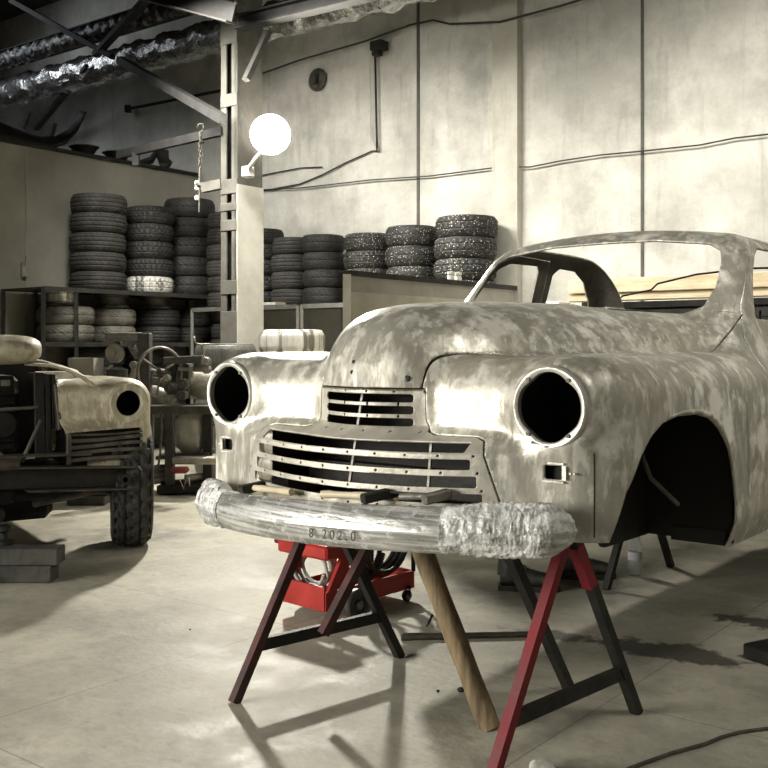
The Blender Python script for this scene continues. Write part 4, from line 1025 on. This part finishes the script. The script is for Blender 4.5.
# side inner edge of fender + nose frame
qb('inner_panel_edge',(.250,-.03,.77),(.235,.02,1.03),.02,.05,M_rust)
q('inner_panel',(.23,.32,.93),(.012,.62,.32),M_inner)
for x,w in((.155,.055),(.205,.03)): qb('nose_upright',(x,.03,.60),(x-.005,.05,1.10-1.5*abs(x-.155)),w,.03,M_rust if x<.1 else M_frame)
qt('stay_rod',[(.13,-.02,.905),(-.65,-.02,.875)],.010,M_rust); qt('stay_rod',[(.15,-.01,.83),(.03,-.06,.60)],.012,M_rust); qt('stay_rod',[(-.25,-.02,.80),(-.03,-.06,.60)],.014,M_rust)
# engine lump with ribs and fittings
eng=q('engine_block',(-.12,.62,.85),(.42,.75,.46),M_inner,.03)
for k in range(6): q('engine_rib',(-.12,.24,.70+k*.055),(.36,.03,.018),M_frame,.004,eng)
b=MB(); b.lathe([(.001,-.03),(.07,-.03),(.08,0),(.07,.03),(.001,.03)],24,(-.02,.18,.80),axis=(0,1,0)); mk('engine_pulley',b,M_frame,eng,world=False,smooth=35)
b=MB(); b.lathe([(.001,-.03),(.05,-.03),(.055,.03),(.001,.03)],24,(-.16,.18,.93),axis=(0,1,0)); mk('engine_pulley',b,M_frame,eng,world=False,smooth=35)
q('engine_label_plate',(.0,.20,1.04),(.05,.01,.035),M_steel,0,eng)
q('bay_back_wall',(-.25,1.15,.80),(1.3,.02,.70),M_inner)
q('far_bay_panel',(-.80,.6,.80),(.02,1.2,.62),M_inner)
# torn top trims: thin lip strip and bent hood flap
def strip(name,pts,w,m,th=.012):
    b=MB()
    def f(u,v):
        i=min(int(u*(len(pts)-1)),len(pts)-2); g=u*(len(pts)-1)-i; p=Vector(pts[i]).lerp(Vector(pts[i+1]),g); return p+Vector((0,w*(v-.5),-.02*abs(v-.5)))
    b.grid(f,24,6); o=mk(name,b,m,c2,world=False,smooth=True); md=o.modifiers.new('t','SOLIDIFY'); md.thickness=th; return o
strip('bay_edge_lip',[(.08,.10,1.19),(.18,.08,1.175),(.28,.07,1.145),(.37,.05,1.115)],.10,M_car2)
strip('bent_flap',[(.07,.0,1.165),(.20,-.02,1.155),(.30,-.03,1.13),(.36,-.05,1.10),(.41,-.05,1.065),(.45,-.04,1.03)],.09,M_car2)
# hood nose hanging over the bay
b=MB()
def hf(u,v):
    x=-.95+1.13*u; a=v*math.pi; e=math.sqrt(max(0,1-((u-.42)/.585)**9)) if u>.42 else 1
    return (x,-.02-.16*math.sin(a)*e+.25*(1-e),1.235+.085*math.cos(a)*e)
b.grid(hf,40,20); o=mk('hood_nose',b,M_car2,c2,world=False,smooth=True); md=o.modifiers.new('t','SOLIDIFY'); md.thickness=.008
# chassis
qb('front_beam',(-1.0,-.10,.565),(.70,-.04,.475),.03,.12,M_frame)
qb('beam_top_flange',(-1.0,-.12,.635),(.68,-.06,.535),.12,.010,M_rust)
qb('upper_plate',(-1.0,-.10,.665),(.40,-.08,.63),.14,.010,M_rust)
qb('beam_bottom_flange',(.05,-.09,.44),(.70,-.06,.405),.12,.008,M_rust)
q('frame_bracket',(-.2,-.11,.60),(.42,.01,.07),M_rust)
b=MB(); b.lathe([(.015,0),(.032,0),(.035,.02),(.028,.07),(.034,.075),(.034,.09),(.015,.09)],20,(.60,-.055,.47),axis=(0,-1,0)); mk('tow_eye',b,M_frame,c2,world=False,smooth=35)
qt('brake_pipe',[(.66,-.08,.53),(.70,-.09,.535),(.74,-.09,.49),(.75,-.08,.44)],.006,M_cablel)
for sx in(-.42,.42): qb('frame_rail',(sx,0,.46),(sx,2.2,.46),.08,.12,M_frame)
qb('side_sill',(.60,.7,.52),(.60,2.1,.52),.1,.3,M_inner)
qt('axle_tube',[(-.6,.26,.40),(.62,.26,.37)],.05,M_frame,n=14)
q('steering_box',(-.05,.10,.40),(.14,.12,.10),M_frame,.02)
qt('tie_rod',[(.50,.08,.385),(.12,.05,.34)],.018,M_rust); qt('tie_rod_end',[(.40,.06,.40),(.56,.1,.39),(.60,.14,.37)],[.02,.035,.03],M_rust)
b=MB(); b.lathe([(.001,0),(.045,0),(.05,.04),(.04,.09),(.001,.09)],18,(-.10,.02,.31),axis=(0,-1,0)); mk('stub_end',b,M_frame,c2,world=False,smooth=35)
q('underbody_shade_box',(-.1,1.0,.36),(.9,1.1,.36),M_inner,.05)  # dark box added as underbody shade, hiding the bright floor
q('exhaust_box',(-.6,1.6,.25),(.5,.5,.22),M_inner,.04)
# body shell behind (dark bay, door post) so the car goes on
q('cowl',(0,1.35,.80),(1.5,.35,.55),M_car2,.05)
# wheels
def wheel(cx,cy,steer,parent):
    w=MB(); t=tyre_mb(.40,.25,3,n=96); Q=Matrix.Translation(Vector((cx,cy,.40)))@Matrix.Rotation(steer,4,'Z')@Matrix.Rotation(math.pi/2,4,'Y')@Matrix.Translation(Vector((0,0,-.125)))
    w.add([Q@Vector(v) for v in t.v],t.f); o=mk('tyre',w,M_rub2,parent,world=False,smooth=32)
    r=MB(); r.M=Q@Matrix.Translation(Vector((0,0,.125))); r.lathe([(.215,-.08),(.225,-.07),(.20,-.04),(.19,.04),(.225,.07),(.215,.08),(.17,.05),(.15,.0),(.001,.01)],32); r.lathe([(.001,.06),(.05,.06),(.06,.0)],20); mk('wheel_disc',r,M_rust,o,world=False,smooth=35)
wheel(.775,.27,-.30,c2); wheel(-.76,.20,-.4,c2)
# ---- wood blocks at the left edge
wb=lambda nm,c,s,rz,lab: (lambda b: mk(nm,b.box(c,s,rz=rz,bev=.006),M_oldwood,loc=Vector((c[0],c[1],c[2]-s[2]/2)),label=lab,cat='wood block'))(MB())
p1=P(38,566,5.35); 
wb('wood_block',Vector((-1.93,5.35,.045)),(.34,.13,.09),.0,'short grey timber block lying under the longer one at lower left')
wb('wood_beam',Vector((-2.02,5.36,.135)),(.58,.14,.088),.02,'grey timber block laid on top at the left end below the car')
wb('wood_beam',Vector((-2.40,5.12,.04)),(.50,.14,.08),.25,'long grey timber on the floor at the left edge')
for i,(x,y) in enumerate(((-2.06,5.42),)):
    b=MB(); b.lathe([(.001,0),(.05,0),(.05,.02),(.02,.03),(.018,.06),(.035,.075),(.035,.10),(.015,.11),(.001,.11)],18,(x,y,.18)); mk('ball_joint',b,M_frame,loc=(x,y,.18),label='dark metal ball stud standing on the grey timber blocks',cat='metal part',smooth=35)
# ================================================================== TRESTLES
def trestle(name,label,feet,apex,foot3,apex3,m,mred,zt=.685,colA=None,cross=(.27,)):
    o=thing(name,label,'trestle',(apex[0],apex[1],0)); F1,F2=Vector((*feet[0],0)),Vector((*feet[1],0)); A=Vector((*apex,zt))
    dirs=(F2-F1).normalized()
    A1=A-dirs*.015;A2=A+dirs*.015
    lg=[]
    for F,T_,mm in((F1,A1,m[0]),(F2,A2,m[1])):
        b=MB(); b.bar(F+Vector((0,0,.0)),T_,.033,.033,up=(dirs.y,-dirs.x,0)); lg.append(mk('leg',b,mm,o))
    if foot3 is not None:
        f3=Vector(foot3) if len(foot3)==3 else Vector((*foot3,0)); b=MB(); b.bar(f3,Vector((*apex3,zt-.02)),.033,.033,up=(dirs.y,-dirs.x,0)); mk('leg',b,m[2],o)
        b=MB(); b.bar(A,Vector((*apex3,zt)),.05,.05); mk('top_beam',b,m[2],o)
    c=cross[0]; b=MB(); b.bar(F1.lerp(A1,c),F2.lerp(A2,c),.025,.042); mk('crossbar',b,m[3] if len(m)>3 else m[1],o)
    return o,lg
def dxy(px,py): g=G(px,py); return (g.x,g.y)
tl,_=trestle('trestle','dark red brown steel trestle holding the far end of the bumper',(dxy(234,703),dxy(400,657)),(-.235,3.77),tuple(P(323,634,3.62)),(.02,3.74),(M_trL,M_frame,M_trL,M_frame),None,.68,cross=(.27,))
tr_,lg=trestle('trestle','steel trestle with one bright red leg under the near end of the bumper',((.302,2.85),dxy(637,713)),(.58,3.13),dxy(569,688),(.372,3.115),(M_red,M_frame,M_frame,M_frame),None,.67,cross=(.24,))
F2=Vector((*dxy(637,713),0)); A=Vector((.58,3.13,.67)); b=MB(); p=F2.lerp(A,.72); q2=F2.lerp(A,.93); dd=(F2-Vector((.302,2.85,0))).normalized(); b.bar(p+dd*.004,q2+dd*.004,.037,.036,up=(dd.y,-dd.x,0)); mk('red_painted_band',b,M_red,lg[1])
ft=dxy(606,590),dxy(671,567)
trestle('trestle','plain black steel trestle under the car seen behind the bottle',ft,(1.385,5.41),None,None,(M_frame,M_frame,M_frame,M_frame),None,.60,cross=(.45,))
# wooden prop
pp=G(490,728); b=MB(); pa=Vector((pp.x,pp.y,0)); pb=Vector((.06,3.43,.74)); n_=18
pts=[pa.lerp(pb,i/n_)+Vector((0,0,0)) for i in range(n_+1)]
b.tube(pts,[.036+.0012*math.sin(i*1.1) for i in range(n_+1)],16); mk('wooden_post',b,M_wood,loc=pa,label='leaning rough brown wooden post propping up the car nose',cat='post',smooth=50)
# ================================================================== RED CART
def gp(px,py,z=0):  # pixel at height z
    Y=FP*(CAM_H-z)/(py-HOR); return Vector(((px-384)/FP*Y,Y,z))
cart=thing('welding_cart','red wheeled welding cart with coiled cables behind the far trestle','cart',gp(340,610))
c_l=gp(283,601,.06); c_m=gp(325,612,.06); c_r=gp(421,585,.06)
du=(c_m-c_l); dr=(c_r-c_m).normalized(); dl=du.normalized()
print('cart',c_l,c_m,c_r)
H=.10
def wallp(a,b_,h,m,name,t=.012): b=MB(); b.bar(a+Vector((0,0,h/2)),b_+Vector((0,0,h/2)),t,h); return mk(name,b,m,cart)
wallp(c_l,c_m,.11,M_cart,'front_tray_edge'); e1=c_m+dr*.62; e0=c_l+dr*.62
b=MB(); b.add([c_l,c_m,c_m+dr*.62,c_l+dr*.62]+[p+Vector((0,0,.012)) for p in(c_l,c_m,c_m+dr*.62,c_l+dr*.62)],[(0,1,2,3),(4,5,6,7),(0,1,5,4),(1,2,6,5),(2,3,7,6),(3,0,4,7)]); mk('tray_floor',b,M_cart,cart)
wallp(c_m,c_m+dr*.62,.085,M_cart,'side_tray_edge'); wallp(c_l,c_l+dr*.62,.085,M_cart,'side_tray_edge'); wallp(e0,e1,.085,M_cart,'rear_tray_edge')
# sloping side plates and handle box
ht=Vector((0,0,.26))
for s_,nm in((c_m,'side_plate'),(c_l,'side_plate')):
    poly=[s_+Vector((0,0,.09)),s_+dr*.06+Vector((0,0,.09)),s_+dr*.20+ht,s_+dr*.11+ht]
    b=MB(); b.prism([p for p in poly],(0,0,0),dl*(.02)); mk(nm,b,M_cart,cart)
ta=c_l+dr*.04+Vector((0,0,.265)); tb_=c_m+dr*.04+Vector((0,0,.265)); b=MB(); b.bar(ta-dl*.02,tb_+dl*.03,.12,.065,bev=.01); mk('handle_box',b,M_cart,cart)
b=MB(); b.tube([c_l+dr*.02+Vector((0,0,.275)),c_l+dr*.0-dl*.05+Vector((0,0,.285))],.018,10); mk('handle_grip',b,M_red,cart)
def cwheel(c,r,w,m,nm='wheel'):
    b=MB(); b.lathe([(.001,-w/2*.5),(r*.5,-w/2*.6),(r*.55,-w/2),(r*.9,-w/2),(r,-w/2*.6),(r,w/2*.6),(r*.9,w/2),(r*.55,w/2),(r*.5,w/2*.6),(.001,w/2*.5)],28,c,axis=dl); o=mk(nm,b,m,cart,smooth=35)
    b=MB(); b.lathe([(.001,0),(.02,0),(.02,w*.7),(.001,w*.72)],14,c,axis=dl); mk('wheel_hub',b,M_steel,o,smooth=35)
wr=.072
cwheel(c_m+dr*.16+dl*.045+Vector((0,0,wr-.06)),wr,.04,M_mach); cwheel(c_l+dr*.16-dl*.01+Vector((0,0,wr-.06)),wr,.04,M_mach)
for k,s_ in enumerate((e1-dr*.05,e0-dr*.05)):
    c=Vector((s_.x,s_.y,.028)); cwheel(c,.028,.022,M_frame,'caster_wheel'); b=MB(); b.bar(c+Vector((0,0,.0))+dl*.018,c+dl*.018+Vector((0,0,.05)),.01,.03); mk('caster_fork',b,M_frame,cart)
b=MB(); b.box(c_m.lerp(c_l,.5)+dr*.12+Vector((0,0,.05)),(.16,.12,.07),rz=.6,bev=.01); mk('dusty_lump',b,M_mach,cart)
# rear upright frame
b=MB(); b.tube([e1+Vector((0,0,.08)),e1+Vector((0,0,.20)),e1-dr*.05+Vector((0,0,.28)),e0-dr*.05+Vector((0,0,.28)),e0+Vector((0,0,.20)),e0+Vector((0,0,.08))],.011,8); mk('rear_hoop',b,M_frame,cart,smooth=True)
def coil(name,c,ax1,ax2,r1,r2,n,rad,m,label,cat='cable coil'):
    b=MB(); rs=np.random.RandomState(int(n*7)); pts=[]
    for i in range(n*26):
        a=2*math.pi*i/26; k=1+.05*math.sin(i*.21)+.06*((i//26)%3-1); pts.append(Vector(c)+Vector(ax1)*r1*k*math.cos(a)+Vector(ax2)*r2*k*math.sin(a)+Vector(ax1).cross(Vector(ax2))*(.02*((i/26)-n/2))*1.0)
    b.tube(pts,rad,8); return mk(name,b,m,loc=Vector((c[0],c[1],c[2]-r2)),label=label,cat=cat,smooth=True)
cc=(c_l.lerp(c_m,.45)+dr*.03)+Vector((0,0,.17)); coil('cable_coil',cc+dr*.05,dl,Vector((0,0,1)),.115,.095,4,.0085,M_hose,'grey cable coil hanging inside the red cart handle')
cc=e1-dr*.15-dl*.08+Vector((0,0,.23)); coil('hose_coil',cc,dr,Vector((0,0,1)),.15,.14,4,.013,M_cable,'black hose coil piled on the rear of the red cart')
coil('hose_coil',cc-dr*.12+dl*.03,dr,Vector((.1,0,1)).normalized(),.09,.15,2,.012,M_cable,'smaller black hose loop in the middle of the red cart')
# ================================================================== FLOOR BITS
b=MB(); a_=gp(401,637,.014); b_=gp(530,634,.014); b.tube([a_,a_.lerp(b_,.33),a_.lerp(b_,.34),b_],[.016,.016,.013,.013],10); mk('steel_bar',b,M_rust,loc=Vector((a_.x,a_.y,0)),label='long dark steel bar lying on the floor behind the wooden post',cat='bar',smooth=40)
a_=gp(426,628,.0); b=MB(); b.tube([a_+Vector((0,0,.006)),a_+Vector((.01,.0,.02)),a_+Vector((.03,.03,.05))],.006,6); mk('bent_nail',b,M_frame,loc=a_,label='bent scrap of wire beside the long steel bar',cat='wire')
bo=G(635,575); bt=thing('plastic_bottle','clear plastic water bottle standing on the floor by the black trestle','bottle',bo)
M_pet=bpy.data.materials.new('clear_plastic'); M_pet.use_nodes=True; bb=M_pet.node_tree.nodes['Principled BSDF']; bb.inputs['Base Color'].default_value=(.85,.87,.88,1); bb.inputs['Transmission Weight'].default_value=.85; bb.inputs['Roughness'].default_value=.08; bb.inputs['IOR'].default_value=1.2
b=MB(); b.lathe([(.001,0),(.034,0),(.038,.01),(.037,.06),(.034,.08),(.037,.10),(.038,.15),(.035,.18),(.018,.225),(.014,.23),(.014,.25)],24,bo); mk('bottle_body',b,M_pet,bt,smooth=40)
b=MB(); b.cyl(bo+Vector((0,0,.245)),bo+Vector((0,0,.265)),.016); mk('cap',b,M_white,bt)
b=MB(); b.lathe([(.0382,.085),(.0386,.09),(.0386,.125),(.0382,.13)],24,bo); mk('bottle_label',b,mat('faded_label',(.35,.36,.38),(.5,.5,.5),9,.4),bt,smooth=40)
# boots
def boot(px,py,ang,label,sc=1.0,tilt=0):
    g=G(px,py); t=thing('work_boot',label,'boot',g,ang)
    b=MB()
    prof=[(-.10,.045,.05),(-.05,.045,.06),(0,.04,.065),(.07,.045,.055),(.13,.048,.045),(.17,.04,.035),(.19,.02,.02)]
    def f(u,v):
        i=min(int(u*6),5); k=u*6-i; x=prof[i][0]*(1-k)+prof[i+1][0]*k; w=prof[i][1]*(1-k)+prof[i+1][1]*k; h=prof[i][2]*(1-k)+prof[i+1][2]*k
        a=v*2*math.pi; return (x,w*math.cos(a),.03+h*max(0,.5+.5*math.sin(a))*1.4)
    b.grid(f,24,18); mk('upper',b,M_boot,t,world=False,smooth=50)
    b=MB(); b.tube([(-.06,0,.08),(-.06,0,.16),(-.065,.0,.22)],[.058,.052,.055],16); mk('ankle_shaft',b,M_boot,t,world=False,smooth=50)
    b=MB(); pts=[(-.11,-.035),(-.04,-.045),(.05,-.042),(.14,-.05),(.19,-.03),(.205,0),(.19,.03),(.14,.05),(.05,.042),(-.04,.045),(-.11,.035)]
    b.prism([(x,y,0) for x,y in pts],(0,0,0),(0,0,.028)); mk('sole',b,M_frame,t,world=False)
    b=MB()
    for k in range(4): b.tube([(.01+.02*k,-.03,.125-.012*k),(.0+.02*k,0,.14-.012*k),(.01+.02*k,.03,.125-.012*k)],.004,6)
    mk('laces',b,M_rust,t,world=False,kind='stuff')
boot(520,590,-.15,'dark scuffed work boot on the floor under the car, nearer to the bumper')
boot(578,578,-.05,'dark work boot farther back beside the red trestle leg')
# white cap / rag, block, cable, debris
g=G(543,772); b=MB(); b.lathe([(.001,.03),(.02,.031),(.03,.026),(.036,.012),(.038,0),(.001,0)],20,g); b.sphere(g+Vector((-.02,.01,.012)),.02,12); mk('white_rag',b,M_cloth,loc=g,label='small white rag lump on the floor at the bottom edge',cat='rag',smooth=50)
g=gp(763,652,.03); b=MB(); b.box(Vector((g.x+.05,g.y,.03)),(.20,.16,.06),rz=.5,bev=.008); mk('floor_block',b,M_frame,loc=Vector((g.x+.05,g.y,0)),label='dark square block on the floor at the right edge',cat='block')
pts=[gp(x,y,.006) for x,y in((560,800),(600,785),(630,768),(652,760),(672,753),(690,748),(705,744),(722,737),(740,732),(770,728),(820,724))]
b=MB(); b.tube(pts,.006,8); mk('floor_cable',b,M_rust,loc=pts[0],label='thin grey cable snaking over the floor at lower right',cat='cable',smooth=True)
for i,(x,y,r) in enumerate(((461,692,.012),(438,692,.006),(190,630,.004)))  :
    g=G(x,y); b=MB(); b.sphere(g+Vector((0,0,r*.7)),r,8,(1.2,1,.8)); mk('floor_debris',b,M_frame,loc=g,label=['black lump of debris left of the wooden post foot','tiny black crumb left of the larger debris lump','tiny dark pebble on the open bright floor'][i],cat='debris')
# ================================================================== TOOLS IN THE GRILLE
def on(x,dy,z): # car-local -> world
    return CARO+U*x+Vd*dy+Vector((0,0,z))
def tool(name,label,cat,c): return thing(name,label,cat,c)
def hammer(x0,x1,z,label,head_m,handle_m,flip=False,zz=0):
    yA=-.26; a=on(x0,yf2(x0)-.045,z(x0)); c=on(x1,yf2(x1)-.045,z(x1)); t=tool('hammer',label,'hammer',c if flip else a)
    b=MB(); n=8; pts=[a.lerp(c,i/n) for i in range(n+1)]; b.tube(pts,[.010,.011,.012,.011,.010,.010,.011,.013,.012],10); mk('handle',b,handle_m,t,smooth=50)
    h=c if flip else a; b=MB(); ax=(Vd*.6+Vector((0,0,.1))+U*.3).normalized()
    b.bar(h-ax*.045,h+ax*.045,.030,.030,bev=.005); mk('head',b,head_m,t)
    return t
def yf2(x): return float(yfront(np.array([abs(x)]),np.array([.78]))[0])
zt2=lambda x: .706+.055*x+.066+.026
hammer(-.41,-.17,zt2,'wooden handled hammer with a dark head lying on the bumper at left',M_frame,M_handle)
hammer(.17,-.03,zt2,'hammer with a black head in the middle of the bumper top',M_frame,M_handle)
hammer(.25,.36,zt2,'hammer with a steel head lying beside the crumpled film',M_steel,M_steel,flip=True)
# ================================================================== LIGHT + CAMERA
def area(n,loc,aim,size,e,c=(1,.965,.88),sy=None,sp=None):
    l=bpy.data.lights.new(n,'AREA'); l.energy=e; l.color=c; l.size=size
    if sp: l.spread=sp*D2R
    if sy: l.shape='RECTANGLE'; l.size_y=sy
    o=bpy.data.objects.new(n,l); COL.objects.link(o); o.location=loc; o.rotation_euler=(Vector(aim)-Vector(loc)).to_track_quat('-Z','Y').to_euler(); return o
def pt(n,loc,e,r=.1,c=(1,.96,.86)):
    l=bpy.data.lights.new(n,'POINT'); l.energy=e; l.color=c; l.shadow_soft_size=r; o=bpy.data.objects.new(n,l); COL.objects.link(o); o.location=loc; return o
area('hall_lamp_left',(-4.9,1.6,1.7),(-.4,3.4,1.1),3.0,105,sy=1.8,sp=90)
area('hall_lamp_wall',R(3.2,3.3,4.3),R(3.4,.5,1.2),3.0,205,sy=.5,sp=120)
area('hall_lamp_wall',R(7.4,2.6,4.3),R(7.4,.2,1.4),3.0,80,sy=.5,sp=120)
area('far_wall_fill',R(-2.6,2.8,5.6),R(-1.8,.1,3.6),1.6,20,c=(.86,.93,1.0),sp=120)  # unseen bluish fill added to brighten the wall above the partition
area('car_fill_light',(2.6,1.6,4.6),(1.0,4.0,1.35),1.6,12,sp=50)  # unseen overhead fill added to brighten the hood and near flank
w=bpy.data.worlds.new('world'); SC.world=w; w.use_nodes=True; bg=w.node_tree.nodes['Background']; bg.inputs[0].default_value=(.5,.5,.52,1); bg.inputs[1].default_value=.02
SC.view_settings.view_transform='Standard'; SC.view_settings.look='None'; SC.view_settings.gamma=1; SC.view_settings.exposure=0
cam=bpy.data.cameras.new('camera'); co=bpy.data.objects.new('camera',cam); COL.objects.link(co)
co.location=(0,0,CAM_H); co.rotation_euler=(math.pi/2,0,0)
cam.sensor_fit='HORIZONTAL'; cam.sensor_width=36; cam.lens=FP/768*36; cam.shift_y=-(384-HOR)/768; cam.clip_end=100; cam.clip_start=.05
SC.camera=co
